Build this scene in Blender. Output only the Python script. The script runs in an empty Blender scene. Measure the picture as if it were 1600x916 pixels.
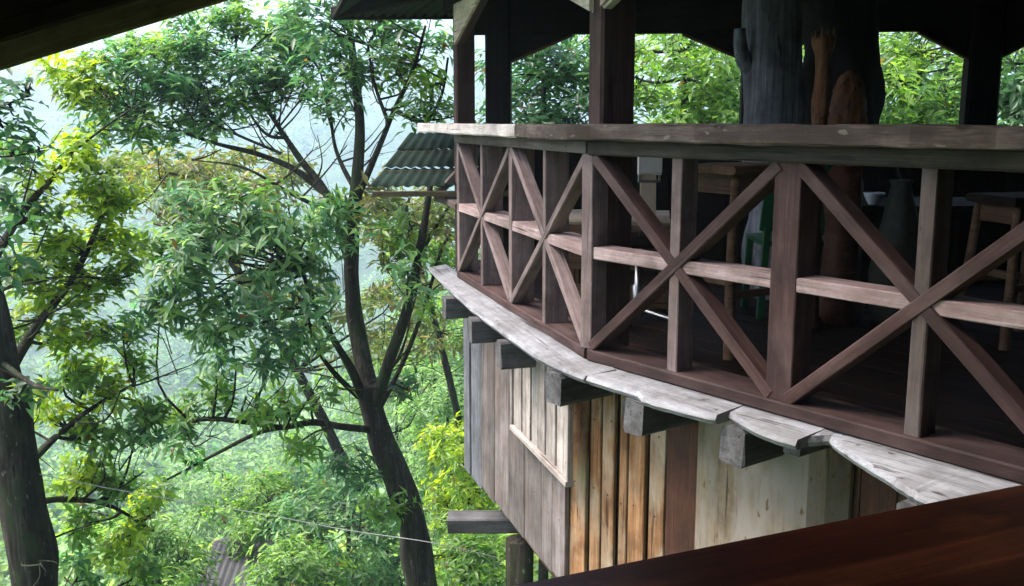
import bpy, math, random
import numpy as np
from mathutils import Matrix, Vector, noise

# ------------------------------------------------------------------ camera
E = 1.10                                   # eye height above the balcony floor (z = 0)
FPX = 1550.0                               # focal length in photo pixels (photo 1600 x 916)
TH = math.atan(268.0 / FPX)                # camera looks down so the horizon is at row 190
scene = bpy.context.scene
cam_d = bpy.data.cameras.new('camera')
cam = bpy.data.objects.new('camera', cam_d)
scene.collection.objects.link(cam)
cam.location = (0, 0, E)
cam.rotation_euler = (math.pi / 2 - TH, 0, 0)
cam_d.sensor_width = 36.0
cam_d.lens = 36.0 * FPX / 1600.0
cam_d.clip_start = 0.05
cam_d.clip_end = 4000
scene.camera = cam

# ------------------------------------------------------------------ light
SUN_EL, SUN_AZ = math.radians(58), math.radians(-88)    # azimuth from +Y towards +X: soft high light from the left
world = bpy.data.worlds.new('World')
scene.world = world
world.use_nodes = True
wn = world.node_tree
sky = wn.nodes.new('ShaderNodeTexSky')
sky.sky_type = 'NISHITA'
sky.sun_disc = False
sky.sun_elevation = SUN_EL
sky.sun_rotation = SUN_AZ
sky.dust_density = 6.0
sky.air_density = 1.2
sky.ozone_density = 1.0
bg = wn.nodes['Background']
bg.inputs['Strength'].default_value = 0.15
wn.links.new(sky.outputs['Color'], bg.inputs['Color'])
sd = bpy.data.lights.new('sun', 'SUN')
sd.energy = 1.9
sd.angle = math.radians(28)
sd.color = (1.0, 0.96, 0.9)
sun = bpy.data.objects.new('sun', sd)
scene.collection.objects.link(sun)
sv = Vector((math.sin(SUN_AZ) * math.cos(SUN_EL), math.cos(SUN_AZ) * math.cos(SUN_EL), math.sin(SUN_EL)))
sun.rotation_euler = sv.to_track_quat('Z', 'Y').to_euler()
sun.location = sv * 50

scene.view_settings.view_transform = 'Standard'
scene.view_settings.look = 'None'
scene.view_settings.gamma = 1.0
scene.view_settings.use_curve_mapping = False
scene.view_settings.exposure = 1.9
scene.cycles.max_bounces = 8
scene.cycles.diffuse_bounces = 3
scene.cycles.transmission_bounces = 4
scene.cycles.volume_bounces = 3
scene.cycles.use_denoising = True

random.seed(7)
RNG = np.random.default_rng(11)
COL = scene.collection

# ------------------------------------------------------------------ pixel helpers (photo pixels -> rays)
CT, ST = math.cos(TH), math.sin(TH)
EYE = Vector((0, 0, E))


def ray(px, py):
    a, b = (px - 800.0) / FPX, (458.0 - py) / FPX
    return Vector((a, CT + b * ST, -ST + b * CT))


def onz(px, py, z):
    d = ray(px, py)
    return EYE + d * ((z - E) / d.z)


def ony(px, py, y):
    d = ray(px, py)
    return EYE + d * (y / d.y)


def onwall(px, py, p0, u):
    """ray meets the vertical plane through plan point p0 along plan direction u"""
    d = ray(px, py)
    n = Vector((-u.y, u.x))
    t = (n.x * p0.x + n.y * p0.y) / (n.x * d.x + n.y * d.y)
    return EYE + d * t


# ------------------------------------------------------------------ object helpers
WORLD = {}


def put(o, parent=None, M=None):
    COL.objects.link(o)
    M = M or Matrix.Identity(4)
    if parent is not None:
        o.parent = parent
        o.matrix_parent_inverse = WORLD[parent.name].inverted()
    o.matrix_basis = M
    WORLD[o.name] = M.copy()
    return o


def tag(o, label, cat, group=None, kind=None):
    o['label'] = label
    if cat:
        o['category'] = cat
    if group:
        o['group'] = group
    if kind:
        o['kind'] = kind
    return o


def thing(name, loc, label, cat, group=None):
    o = bpy.data.objects.new(name, None)
    o.empty_display_size = 0.1
    put(o, None, Matrix.Translation(Vector(loc)))
    return tag(o, label, cat, group)


def mesh_obj(name, verts, faces, mat, parent=None, M=None, smooth=False):
    me = bpy.data.meshes.new(name)
    me.from_pydata([tuple(v) for v in verts], [], faces)
    me.update()
    if mat:
        me.materials.append(mat)
    if smooth:
        me.polygons.foreach_set('use_smooth', [True] * len(me.polygons))
    return put(bpy.data.objects.new(name, me), parent, M)


def np_mesh(name, V, loops, nside, mat, cols=None, smooth=False):
    """fast mesh: V (n,3); loops flat int array; all faces with nside corners"""
    me = bpy.data.meshes.new(name)
    nf = len(loops) // nside
    me.vertices.add(len(V))
    me.vertices.foreach_set('co', np.asarray(V, np.float32).ravel())
    me.loops.add(len(loops))
    me.loops.foreach_set('vertex_index', np.asarray(loops, np.int32))
    me.polygons.add(nf)
    me.polygons.foreach_set('loop_start', np.arange(0, nf * nside, nside, dtype=np.int32))
    me.polygons.foreach_set('loop_total', np.full(nf, nside, np.int32))
    if smooth:
        me.polygons.foreach_set('use_smooth', np.ones(nf, bool))
    if cols is not None:
        at = me.attributes.new('col', 'FLOAT_COLOR', 'POINT')
        at.data.foreach_set('color', np.asarray(cols, np.float32).ravel())
    me.update(calc_edges=True)
    if mat:
        me.materials.append(mat)
    return me


def frame(p0, p1, side):
    x = (p1 - p0).normalized()
    y = (side - x * side.dot(x)).normalized()
    z = x.cross(y)
    M = Matrix((x, y, z)).transposed().to_4x4()
    M.translation = p0
    return M


def board(name, p0, p1, w, t, side, mat, parent=None, seg=1, wob=0.0, edge=0.0, ch=None, label=None, seed=None):
    """timber from p0 to p1 (centre line); w across along side, t thick; wob = uneven faces, edge = live (wavy) edges"""
    p0, p1 = Vector(p0), Vector(p1)
    rnd = random.Random(seed if seed is not None else random.random())
    M = frame(p0, p1, Vector(side))
    L = (p1 - p0).length
    c = ch if ch is not None else min(w, t) * 0.12
    prof = [(-w/2+c, -t/2), (w/2-c, -t/2), (w/2, -t/2+c), (w/2, t/2-c), (w/2-c, t/2), (-w/2+c, t/2), (-w/2, t/2-c), (-w/2, -t/2+c)]
    V, Fc = [], []
    off = rnd.uniform(0, 99)
    for i in range(seg + 1):
        x = L * i / seg
        e1 = edge * noise.noise((x * 2.3, off, 0)) + edge * 0.45 * noise.noise((x * 7.0, off, 3))
        e2 = edge * noise.noise((x * 2.3, off, 9)) + edge * 0.45 * noise.noise((x * 7.0, off, 6))
        for (a, b) in prof:
            a2 = a + (e1 if a > 0 else e2)
            V.append((x + (rnd.uniform(-wob, wob) if i in (0, seg) else 0), a2 + rnd.uniform(-wob, wob) * 0.5, b + rnd.uniform(-wob, wob) * 0.5))
    for i in range(seg):
        for k in range(8):
            Fc.append((i*8+k, i*8+(k+1) % 8, (i+1)*8+(k+1) % 8, (i+1)*8+k))
    Fc.append(tuple(range(7, -1, -1)))
    Fc.append(tuple(seg*8+k for k in range(8)))
    o = mesh_obj(name, V, Fc, mat, parent, M)
    if label:
        o['label'] = label
    return o


def catmull(pts, n):
    P = [np.array(p, float) for p in pts]
    P = [2*P[0]-P[1]] + P + [2*P[-1]-P[-2]]
    out = []
    for i in range(1, len(P) - 2):
        for k in range(n):
            t = k / n
            out.append(0.5*((2*P[i]) + (-P[i-1]+P[i+1])*t + (2*P[i-1]-5*P[i]+4*P[i+1]-P[i+2])*t*t + (-P[i-1]+3*P[i]-3*P[i+1]+P[i+2])*t**3))
    out.append(P[-2])
    return np.array(out)


def tube(pts, radii, sides=8, rough=0.0, seed=0.0):
    """-> verts, quads of a tapered tube; radii per point"""
    V, Q = [], []
    n = len(pts)
    ref = np.array([0.31, 0.87, 0.38])
    for i in range(n):
        d = pts[min(i+1, n-1)] - pts[max(i-1, 0)]
        d = d / (np.linalg.norm(d) + 1e-9)
        a = np.cross(d, ref); a /= np.linalg.norm(a) + 1e-9
        b = np.cross(d, a)
        for k in range(sides):
            an = 2*math.pi*k/sides
            r = radii[i]
            if rough:
                r *= 1 + rough * noise.noise((pts[i][0]*3+math.cos(an)*1.3+seed, pts[i][1]*3+math.sin(an)*1.3, pts[i][2]*2.5))
            V.append(pts[i] + (a*math.cos(an) + b*math.sin(an)) * r)
    for i in range(n-1):
        for k in range(sides):
            Q += [i*sides+k, i*sides+(k+1) % sides, (i+1)*sides+(k+1) % sides, (i+1)*sides+k]
    # close the tip with a degenerate quad fan
    for e in (0, n-1):
        c = len(V); V.append(pts[e])
        for k in range(0, sides, 2):
            Q += [c, e*sides+k, e*sides+(k+1) % sides, e*sides+(k+2) % sides]
    return V, Q


def tube_obj(name, pts, r0, r1, mat, parent, n=6, sides=10, rough=0.2, power=1.0, seed=0.0):
    P = catmull(pts, n)
    t = np.linspace(0, 1, len(P)) ** power
    R = r0 + (r1 - r0) * t
    V, Q = tube(P, R, sides, rough, seed)
    me = np_mesh(name, V, Q, 4, mat, smooth=True)
    o = put(bpy.data.objects.new(name, me), parent)
    return o, P


def lathe(name, prof, mat, parent, loc, sides=20, wob=0.0, seed=0.0, smooth=True, sy=1.0):
    V, Fc = [], []
    n = len(prof)
    for i, (r, z) in enumerate(prof):
        for k in range(sides):
            a = 2*math.pi*k/sides
            rr = r * (1 + wob * noise.noise((math.cos(a)*1.6+seed, math.sin(a)*1.6, z*5+seed)))
            V.append((rr*math.cos(a), rr*math.sin(a)*sy, z))
    for i in range(n-1):
        for k in range(sides):
            Fc.append((i*sides+k, i*sides+(k+1) % sides, (i+1)*sides+(k+1) % sides, (i+1)*sides+k))
    Fc.append(tuple(range(sides-1, -1, -1)))
    Fc.append(tuple((n-1)*sides+k for k in range(sides)))
    return mesh_obj(name, V, Fc, mat, parent, Matrix.Translation(Vector(loc)), smooth)


def prism(name, outline, thick, M, mat, parent):
    """outline in local xy, extruded along local z"""
    n = len(outline)
    V = [(x, y, -thick/2) for x, y in outline] + [(x, y, thick/2) for x, y in outline]
    Fc = [tuple(range(n-1, -1, -1)), tuple(range(n, 2*n))]
    for k in range(n):
        Fc.append((k, (k+1) % n, n+(k+1) % n, n+k))
    return mesh_obj(name, V, Fc, mat, parent, M)


# ------------------------------------------------------------------ materials
def nodes(name):
    m = bpy.data.materials.new(name)
    m.use_nodes = True
    nt = m.node_tree
    b = nt.nodes['Principled BSDF']
    return m, nt, b


def N(nt, t, **kw):
    n = nt.nodes.new(t)
    for k, v in kw.items():
        if k in n.inputs:
            n.inputs[k].default_value = v
        else:
            setattr(n, k, v)
    return n


def ramp(nt, stops):
    r = nt.nodes.new('ShaderNodeValToRGB')
    el = r.color_ramp.elements
    while len(el) < len(stops):
        el.new(0.5)
    for e, (p, c) in zip(el, stops):
        e.position = p
        e.color = (*c, 1) if len(c) == 3 else c
    return r


def wood(name, dark, mid, light, rough=0.75, grain=1.0, vary=0.35, blotch=None, spots=None, bump=0.35, axis=0, spec=0.3, coat=0.0):
    """long grain runs along the object's local x; each board gets its own shift and tone"""
    m, nt, b = nodes(name)
    L = nt.links.new
    tc = N(nt, 'ShaderNodeTexCoord')
    oi = N(nt, 'ShaderNodeObjectInfo')
    sh = N(nt, 'ShaderNodeVectorMath', operation='SCALE')
    comb = N(nt, 'ShaderNodeCombineXYZ')
    ml = N(nt, 'ShaderNodeMath', operation='MULTIPLY'); ml.inputs[1].default_value = 57.0
    L(oi.outputs['Random'], ml.inputs[0])
    for k in range(3):
        L(ml.outputs[0], comb.inputs[k])
    add = N(nt, 'ShaderNodeVectorMath', operation='ADD')
    L(tc.outputs['Object'], add.inputs[0]); L(comb.outputs[0], add.inputs[1])

    def stretch(s_long, s_cross):
        mp = N(nt, 'ShaderNodeMapping')
        sc = [s_cross]*3
        sc[axis] = s_long
        mp.inputs['Scale'].default_value = sc
        L(add.outputs[0], mp.inputs['Vector'])
        return mp
    g1 = N(nt, 'ShaderNodeTexNoise', Scale=1.0, Detail=6.0, Roughness=0.65)
    L(stretch(1.3*grain, 22*grain).outputs[0], g1.inputs['Vector'])
    g2 = N(nt, 'ShaderNodeTexNoise', Scale=1.0, Detail=4.0, Roughness=0.7)
    L(stretch(5*grain, 110*grain).outputs[0], g2.inputs['Vector'])
    mix = N(nt, 'ShaderNodeMath', operation='MULTIPLY_ADD'); mix.inputs[1].default_value = 0.45
    L(g2.outputs['Fac'], mix.inputs[0]); 
    m2 = N(nt, 'ShaderNodeMath', operation='MULTIPLY'); m2.inputs[1].default_value = 0.62
    L(g1.outputs['Fac'], m2.inputs[0]); L(m2.outputs[0], mix.inputs[2])
    r = ramp(nt, [(0.34, dark), (0.53, mid), (0.72, light)])
    L(mix.outputs[0], r.inputs['Fac'])
    col = r.outputs['Color']
    ck = N(nt, 'ShaderNodeTexNoise', Scale=1.0, Detail=3.0, Roughness=0.5)
    L(stretch(1.6, 48.0).outputs[0], ck.inputs['Vector'])
    ckr = ramp(nt, [(0.30, (0.25, 0.22, 0.2)), (0.37, (1, 1, 1))])
    L(ck.outputs['Fac'], ckr.inputs['Fac'])
    dn = N(nt, 'ShaderNodeTexNoise', Scale=5.0, Detail=8.0, Roughness=0.7)
    L(add.outputs[0], dn.inputs['Vector'])
    dr = ramp(nt, [(0.35, (0.55, 0.52, 0.5)), (0.6, (1.08, 1.08, 1.08))])
    L(dn.outputs['Fac'], dr.inputs['Fac'])
    m_a = N(nt, 'ShaderNodeMix', data_type='RGBA', blend_type='MULTIPLY'); m_a.inputs['Factor'].default_value = 1.0
    m_b = N(nt, 'ShaderNodeMix', data_type='RGBA', blend_type='MULTIPLY'); m_b.inputs['Factor'].default_value = 1.0
    L(col, m_a.inputs['A']); L(ckr.outputs['Color'], m_a.inputs['B'])
    L(m_a.outputs['Result'], m_b.inputs['A']); L(dr.outputs['Color'], m_b.inputs['B'])
    col = m_b.outputs['Result']
    if blotch:
        bn = N(nt, 'ShaderNodeTexNoise', Scale=1.0, Detail=5.0, Roughness=0.6)
        L(stretch(2.2, 6.0).outputs[0], bn.inputs['Vector'])
        br = ramp(nt, [(blotch[1], (0, 0, 0)), (blotch[2], (1, 1, 1))])
        L(bn.outputs['Fac'], br.inputs['Fac'])
        mx = N(nt, 'ShaderNodeMix', data_type='RGBA')
        mx.inputs['B'].default_value = (*blotch[0], 1)
        L(br.outputs['Color'], mx.inputs['Factor']); L(col, mx.inputs['A'])
        col = mx.outputs['Result']
    if spots:
        sn = N(nt, 'ShaderNodeTexNoise', Scale=1.0, Detail=3.0, Roughness=0.5)
        L(stretch(14, 34).outputs[0], sn.inputs['Vector'])
        sr = ramp(nt, [(spots[1], (0, 0, 0)), (spots[1]+0.06, (1, 1, 1))])
        L(sn.outputs['Fac'], sr.inputs['Fac'])
        mx = N(nt, 'ShaderNodeMix', data_type='RGBA')
        mx.inputs['B'].default_value = (*spots[0], 1)
        L(sr.outputs['Color'], mx.inputs['Factor']); L(col, mx.inputs['A'])
        col = mx.outputs['Result']
    hv = N(nt, 'ShaderNodeHueSaturation')
    mr = N(nt, 'ShaderNodeMapRange')
    mr.inputs['To Min'].default_value = 1 - vary; mr.inputs['To Max'].default_value = 1 + vary
    L(oi.outputs['Random'], mr.inputs['Value']); L(mr.outputs[0], hv.inputs['Value']); L(col, hv.inputs['Color'])
    L(hv.outputs['Color'], b.inputs['Base Color'])
    b.inputs['Roughness'].default_value = rough
    b.inputs['Specular IOR Level'].default_value = spec
    b.inputs['Coat Weight'].default_value = coat
    b.inputs['Coat Roughness'].default_value = 0.25
    bp = N(nt, 'ShaderNodeBump', Strength=bump, Distance=0.006)
    L(mix.outputs[0], bp.inputs['Height']); L(bp.outputs[0], b.inputs['Normal'])
    return m


def simple(name, c, rough=0.6, vary=None, scale=8.0, metal=0.0, bump=0.0, spec=0.4):
    m, nt, b = nodes(name)
    L = nt.links.new
    tc = N(nt, 'ShaderNodeTexCoord')
    n = N(nt, 'ShaderNodeTexNoise', Scale=scale, Detail=5.0, Roughness=0.6)
    L(tc.outputs['Object'], n.inputs['Vector'])
    v = vary or tuple(x*0.55 for x in c)
    r = ramp(nt, [(0.35, v), (0.65, c)])
    L(n.outputs['Fac'], r.inputs['Fac']); L(r.outputs['Color'], b.inputs['Base Color'])
    b.inputs['Roughness'].default_value = rough
    b.inputs['Metallic'].default_value = metal
    b.inputs['Specular IOR Level'].default_value = spec
    if bump:
        bp = N(nt, 'ShaderNodeBump', Strength=bump, Distance=0.02)
        L(n.outputs['Fac'], bp.inputs['Height']); L(bp.outputs[0], b.inputs['Normal'])
    return m


def leaf_mat(name, trans=0.58, rough=0.38):
    m, nt, b = nodes(name)
    L = nt.links.new
    at = N(nt, 'ShaderNodeAttribute', attribute_name='col')
    L(at.outputs['Color'], b.inputs['Base Color'])
    b.inputs['Roughness'].default_value = rough
    b.inputs['Specular IOR Level'].default_value = 0.6
    tr = N(nt, 'ShaderNodeBsdfTranslucent')
    hv = N(nt, 'ShaderNodeHueSaturation', Hue=0.485, Saturation=1.15, Value=1.5)
    L(at.outputs['Color'], hv.inputs['Color']); L(hv.outputs[0], tr.inputs['Color'])
    mx = N(nt, 'ShaderNodeMixShader'); mx.inputs['Fac'].default_value = trans
    out = nt.nodes['Material Output']
    L(b.outputs[0], mx.inputs[1]); L(tr.outputs[0], mx.inputs[2]); L(mx.outputs[0], out.inputs['Surface'])
    return m


M = {}
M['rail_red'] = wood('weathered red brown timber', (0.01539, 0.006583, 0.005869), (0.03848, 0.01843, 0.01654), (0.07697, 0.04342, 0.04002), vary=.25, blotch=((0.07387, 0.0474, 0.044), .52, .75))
M['rail_grey'] = wood('greyed rail timber', (0.03366, 0.02356, 0.02087), (0.08415, 0.06227, 0.05554), (0.1481, 0.1195, 0.1111), vary=.2, blotch=((0.1111, 0.09427, 0.09086), .5, .7), spots=((0.01683, 0.01346, 0.01178), .68))
M['rail_pale'] = wood('pale weathered rail timber', (0.06666, 0.04854, 0.04732), (0.15, 0.1124, 0.1104), (0.2444, 0.1942, 0.1946), vary=.15, blotch=((0.1111, 0.07152, 0.06835), .52, .72))
M['rail_white'] = wood('bleached middle rail timber', (0.1292, 0.09404, 0.09168), (0.2906, 0.2178, 0.2139), (0.4735, 0.3762, 0.377), vary=.15, blotch=((0.2153, 0.1386, 0.1324), .52, .72))
M['top_pale'] = wood('bleached rail plank', (0.288, 0.2496, 0.2304), (0.4992, 0.4512, 0.432), (0.672, 0.6336, 0.6144), vary=.08, bump=.5)
M['top_brown'] = wood('brown live edge rail plank', (0.0308, 0.022, 0.0176), (0.0836, 0.0616, 0.0506), (0.1584, 0.1276, 0.11), vary=.1, blotch=((0.0396, 0.0264, 0.0198), .48, .62), spots=((0.1584, 0.1364, 0.1188), .64), bump=.9)
M['apron'] = wood('dark apron timber', (0.015, 0.012, 0.01), (0.0375, 0.03, 0.025), (0.075, 0.06, 0.05), vary=.2)
M['fascia'] = wood('silvery lichen plank', (0.08984, 0.0887, 0.09626), (0.2066, 0.2138, 0.237), (0.3055, 0.3184, 0.3504), vary=.08, blotch=((0.1483, 0.1502, 0.1579), .52, .7), spots=((0.04043, 0.03639, 0.03455), .66), bump=.8)
M['joist'] = wood('grey joist timber', (0.03, 0.03, 0.033), (0.078, 0.078, 0.084), (0.144, 0.144, 0.156), vary=.2, blotch=((0.024, 0.021, 0.018), .5, .7))
M['grey_plank'] = wood('grey wall plank', (0.05441, 0.0436, 0.04185), (0.1511, 0.1279, 0.1279), (0.2539, 0.2266, 0.2325), vary=.3, blotch=((0.1088, 0.07556, 0.06684), .5, .75))
M['blue_plank'] = wood('slate grey wall plank', (0.0504, 0.054, 0.0684), (0.1224, 0.1296, 0.1548), (0.216, 0.2232, 0.252), vary=.15)
M['pale_plank'] = wood('pale shutter plank', (0.1219, 0.1005, 0.09141), (0.2681, 0.2376, 0.2255), (0.4021, 0.3779, 0.3656), vary=.2, spots=((0.07313, 0.05485, 0.04266), .66))
M['orange_plank'] = wood('orange wall plank', (0.08789, 0.03486, 0.01191), (0.2344, 0.118, 0.05141), (0.3632, 0.2531, 0.1624), vary=.15, blotch=((0.3515, 0.2811, 0.2056), .5, .68), bump=.5)
M['red_board'] = wood('dark red brown board', (0.03, 0.0108, 0.006), (0.069, 0.027, 0.0162), (0.114, 0.051, 0.03), vary=.15)
M['pale_panel'] = wood('pale stained panel', (0.1159, 0.07911, 0.03861), (0.2008, 0.155, 0.1069), (0.2547, 0.2142, 0.1782), grain=.8, vary=.05, blotch=((0.2317, 0.2011, 0.1782), .45, .62), spots=((0.1133, 0.07474, 0.02772), .66), rough=.7)
M['gap_dark'] = wood('shadow batten', (.03, .015, .01), (.06, .03, .02), (.1, .055, .03), vary=.1)
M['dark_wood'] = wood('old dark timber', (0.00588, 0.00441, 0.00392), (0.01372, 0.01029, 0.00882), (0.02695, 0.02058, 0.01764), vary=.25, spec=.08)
M['post_wood'] = wood('red brown post', (0.02173, 0.01118, 0.008694), (0.05278, 0.02794, 0.0236), (0.09936, 0.0621, 0.05278), vary=.15, blotch=((0.07452, 0.04657, 0.03726), .5, .75))
M['cream_board'] = wood('cream spandrel board', (0.351, 0.2633, 0.195), (0.585, 0.4875, 0.3997), (0.7313, 0.663, 0.585), vary=.08)
M['floor_plank'] = wood('floor plank', (0.00672, 0.003024, 0.002016), (0.0168, 0.0084, 0.006048), (0.03024, 0.01764, 0.01344), rough=.75, vary=.25, spec=.1)
M['handrail'] = wood('varnished dark red handrail', (0.04284, 0.00663, 0.00408), (0.3332, 0.06188, 0.02448), (0.9996, 0.2652, 0.0918), rough=.36, grain=.3, vary=.05, bump=.1, spec=.5, coat=.3, blotch=((0.952, 0.2652, 0.0816), .52, .7))
M['eave_board'] = wood('mossy eave board', (0.028, 0.0238, 0.0112), (0.07, 0.056, 0.028), (0.126, 0.105, 0.049), vary=.1)
M['sheet'] = simple('green corrugated sheet', (.012, .028, .021), .8, (.006, .013, .01), 3.0, spec=.12)
M['sheet_dark'] = simple('dark corrugated sheet', (.022, .032, .026), .6, (.012, .016, .014), 3.0)
M['bark'] = wood('tree bark', (.004, .0035, .003), (.02, .017, .013), (.085, .08, .065), rough=.9, grain=.42, vary=.1, bump=1.0, axis=2, spec=.15, blotch=((.022, .034, .014), .5, .64), spots=((.1, .105, .09), .66))
M['bark_grey'] = wood('grey pillar bark', (0.033, 0.0352, 0.044), (0.132, 0.1375, 0.165), (0.308, 0.319, 0.374), rough=.85, grain=.35, vary=.05, bump=1.0, axis=2)
M['bark_black'] = wood('blackened pillar bark', (.006, .005, .005), (.016, .013, .012), (.035, .028, .025), rough=.9, grain=.35, vary=.05, bump=1.0, axis=2)
M['carved'] = wood('carved orange timber', (0.0378, 0.01188, 0.0054), (0.1188, 0.0459, 0.0189), (0.2268, 0.1188, 0.054), grain=.4, vary=.1, bump=1.0, axis=2, spots=((0.027, 0.0108, 0.00648), .6))
M['stool_wood'] = wood('honey stool timber', (0.0462, 0.0231, 0.0105), (0.1092, 0.063, 0.0336), (0.1764, 0.1218, 0.0756), vary=.15)
M['cream_seat'] = simple('cream upholstery', (.55, .45, .36), .7, (.42, .33, .26), 6)
M['white_plastic'] = simple('white panel', (.72, .7, .7), .4, (.6, .58, .58), 4)
M['chrome'] = simple('dull chrome', (.55, .55, .56), .3, (.4, .4, .4), 10, metal=1.0)
M['green_plastic'] = simple('green plastic', (.015, .1, .04), .4, (.01, .06, .025), 4)
M['clay'] = simple('grey green urn clay', (.04, .042, .034), .8, (.02, .022, .017), 12, bump=.4)
M['ceramic'] = simple('pale ceramic', (.5, .56, .62), .25, (.42, .48, .55), 3)
M['black_iron'] = simple('dark wire', (.3, .3, .32), .5, (.2, .2, .2), 5)
M['house_roof'] = simple('weathered grey roof sheet', (.07, .067, .08), .8, (.045, .045, .052), 2.0)
M['house_wall'] = simple('dull house wall', (.3, .27, .23), .9, (.2, .18, .15), 2.0)
M['leaf'] = leaf_mat('leaf')
M['leaf_far'] = leaf_mat('distant leaf', .25, .7)


def ground_mat():
    m, nt, b = nodes('hillside ground')
    L = nt.links.new
    g = N(nt, 'ShaderNodeNewGeometry')
    n1 = N(nt, 'ShaderNodeTexNoise', Scale=.09, Detail=8.0, Roughness=.65)
    n2 = N(nt, 'ShaderNodeTexNoise', Scale=1.7, Detail=6.0, Roughness=.7)
    L(g.outputs['Position'], n1.inputs['Vector']); L(g.outputs['Position'], n2.inputs['Vector'])
    a = N(nt, 'ShaderNodeMath', operation='ADD'); L(n1.outputs['Fac'], a.inputs[0]); L(n2.outputs['Fac'], a.inputs[1])
    hf = N(nt, 'ShaderNodeMath', operation='MULTIPLY'); hf.inputs[1].default_value = .5; L(a.outputs[0], hf.inputs[0])
    r = ramp(nt, [(.36, (.03, .055, .02)), (.5, (.06, .11, .035)), (.64, (.12, .17, .06))])
    L(hf.outputs[0], r.inputs['Fac']); L(r.outputs['Color'], b.inputs['Base Color'])
    b.inputs['Roughness'].default_value = .95
    bp = N(nt, 'ShaderNodeBump', Strength=.8, Distance=.3); L(n2.outputs['Fac'], bp.inputs['Height']); L(bp.outputs[0], b.inputs['Normal'])
    return m


M['ground'] = ground_mat()

# ------------------------------------------------------------------ terrain
SX = [-900, -60, -12, -2, 6, 12, 22, 40, 80, 150, 220, 300, 450, 650, 1000]
SZ = [30, 6, -1.5, -3.2, -5.0, -6.6, -10.5, -17, -30, -42, -44, -33, 4, 50, 62]


def terr(x, y):
    x, y = np.asarray(x, float), np.asarray(y, float)
    s = .86*y - .51*x
    z = np.interp(s, SX, SZ)
    r = np.hypot(x, y)
    amp = np.clip((r - 6)/60, 0, 1)
    z = z + amp*(1.6*np.sin(x*.071+1.3)*np.cos(y*.053+.4) + .7*np.sin(x*.21+y*.13) + .35*np.sin(x*.47-y*.39+2))
    far = np.clip((r - 180)/250, 0, 1)
    z = z + far*(9*np.sin(x*.011+2.2) + 5*np.sin(x*.027+y*.009) + 2.5*np.sin(x*.063-y*.02))
    return z


def build_terrain():
    na = 240
    rr = np.concatenate([[0.01], np.geomspace(1.0, 900, 130)])
    an = np.linspace(0, 2*np.pi, na, endpoint=False)
    R, A = np.meshgrid(rr, an, indexing='ij')
    X, Y = R*np.cos(A), R*np.sin(A)
    Z = terr(X, Y)
    V = np.stack([X, Y, Z], -1).reshape(-1, 3)
    i, k = np.meshgrid(np.arange(len(rr)-1), np.arange(na), indexing='ij')
    a = i*na+k; b = i*na+(k+1) % na
    loops = np.stack([a, a+na, b+na, b], -1).reshape(-1)
    me = np_mesh('hillside', V, loops, 4, M['ground'], smooth=True)
    o = put(bpy.data.objects.new('hillside', me))
    tag(o, 'green wooded hillside falling into a misty valley', 'hillside', kind='structure')


build_terrain()

# ------------------------------------------------------------------ balcony plan
A = onz(716, 424, .05).to_2d()
C = onz(914, 545, .05).to_2d()
uL = (C - A).normalized()
nL = Vector((uL.y, -uL.x))                  # outward (towards the camera's left)
if nL.x > 0: nL = -nL
hd = math.radians(37)
uR = Vector((math.sin(hd), -math.cos(hd)))
nR = Vector((-math.cos(hd), -math.sin(hd)))
BAY = 1.11
G = C + uR*BAY*3.6
Bp = onwall(797, 465, A, uL).to_2d()
UP = Vector((0, 0, 1))


def v3(p, z): return Vector((p.x, p.y, z))


house = thing('balcony_house', (C.x+1.5, C.y+1.5, terr(C.x+1.5, C.y+1.5)), 'timber hillside house with roofed open balcony and plank walled storey below', 'house')

# --- floor planks (run along the right-hand edge direction)
floor_slab = None
far0, far1 = Vector((-.45, 8.05)), Vector((7.2, 7.35))
ufar = (far1-far0).normalized()
poly = [A, C, G, Vector((7.6, 3.2)), far1, far0]


def clip_line(p, u):
    ts = []
    for i in range(len(poly)):
        a, b = poly[i], poly[(i+1) % len(poly)]
        e = b-a
        den = u.x*e.y-u.y*e.x
        if abs(den) < 1e-6: continue
        w = a-p
        t = (w.x*e.y-w.y*e.x)/den
        s = (w.x*u.y-w.y*u.x)/den
        if 0 <= s <= 1: ts.append(t)
    return (min(ts), max(ts)) if len(ts) > 1 else None


k = 0
o_ = .03
while o_ < 7.5:
    wv = random.uniform(.17, .21)
    q = C - nR*(o_+wv/2)
    ca, cb_ = clip_line(q - nR*wv/2, uR), clip_line(q + nR*wv/2, uR)
    c1 = (max(ca[0], cb_[0]), min(ca[1], cb_[1])) if ca and cb_ else None
    if c1 and c1[1]-c1[0] > .3:
        a, b = q+uR*(c1[0]+.02), q+uR*(c1[1]-.02)
        board('floor_plank', v3(a, -.022), v3(b, -.022), wv-.008, .04, nR.to_3d(), M['floor_plank'], house, wob=.002)
    o_ += wv

# --- fascia: live-edge planks lying outside the railing on the joist ends
def fascia(pts_out, pts_in, name='fascia_plank'):
    """plank between an outer wavy edge and an inner edge, lists of plan points"""
    n = len(pts_out)
    V, Fc = [], []
    for i in range(n):
        po, pi = pts_out[i], pts_in[i]
        sl = random.uniform(.0, .016)
        V += [v3(po, -.012-sl*.3), v3(pi, .004), v3(pi, -.045), v3(po, -.052), v3(po + (po-pi).normalized()*.012, -.034)]
    for i in range(n-1):
        b = i*5
        for k in range(5):
            Fc.append((b+k, b+5+k, b+5+(k+1) % 5, b+(k+1) % 5))
    Fc.append((0, 1, 2, 3, 4)); Fc.append(tuple((n-1)*5+k for k in (4, 3, 2, 1, 0)))
    # local frame so the grain runs along the plank
    Mx = frame(V[1], V[(n-1)*5+1], UP)
    Mi = Mx.inverted()
    mesh_obj(name, [Mi @ v for v in V], Fc, M['fascia'], house, Mx)


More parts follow.
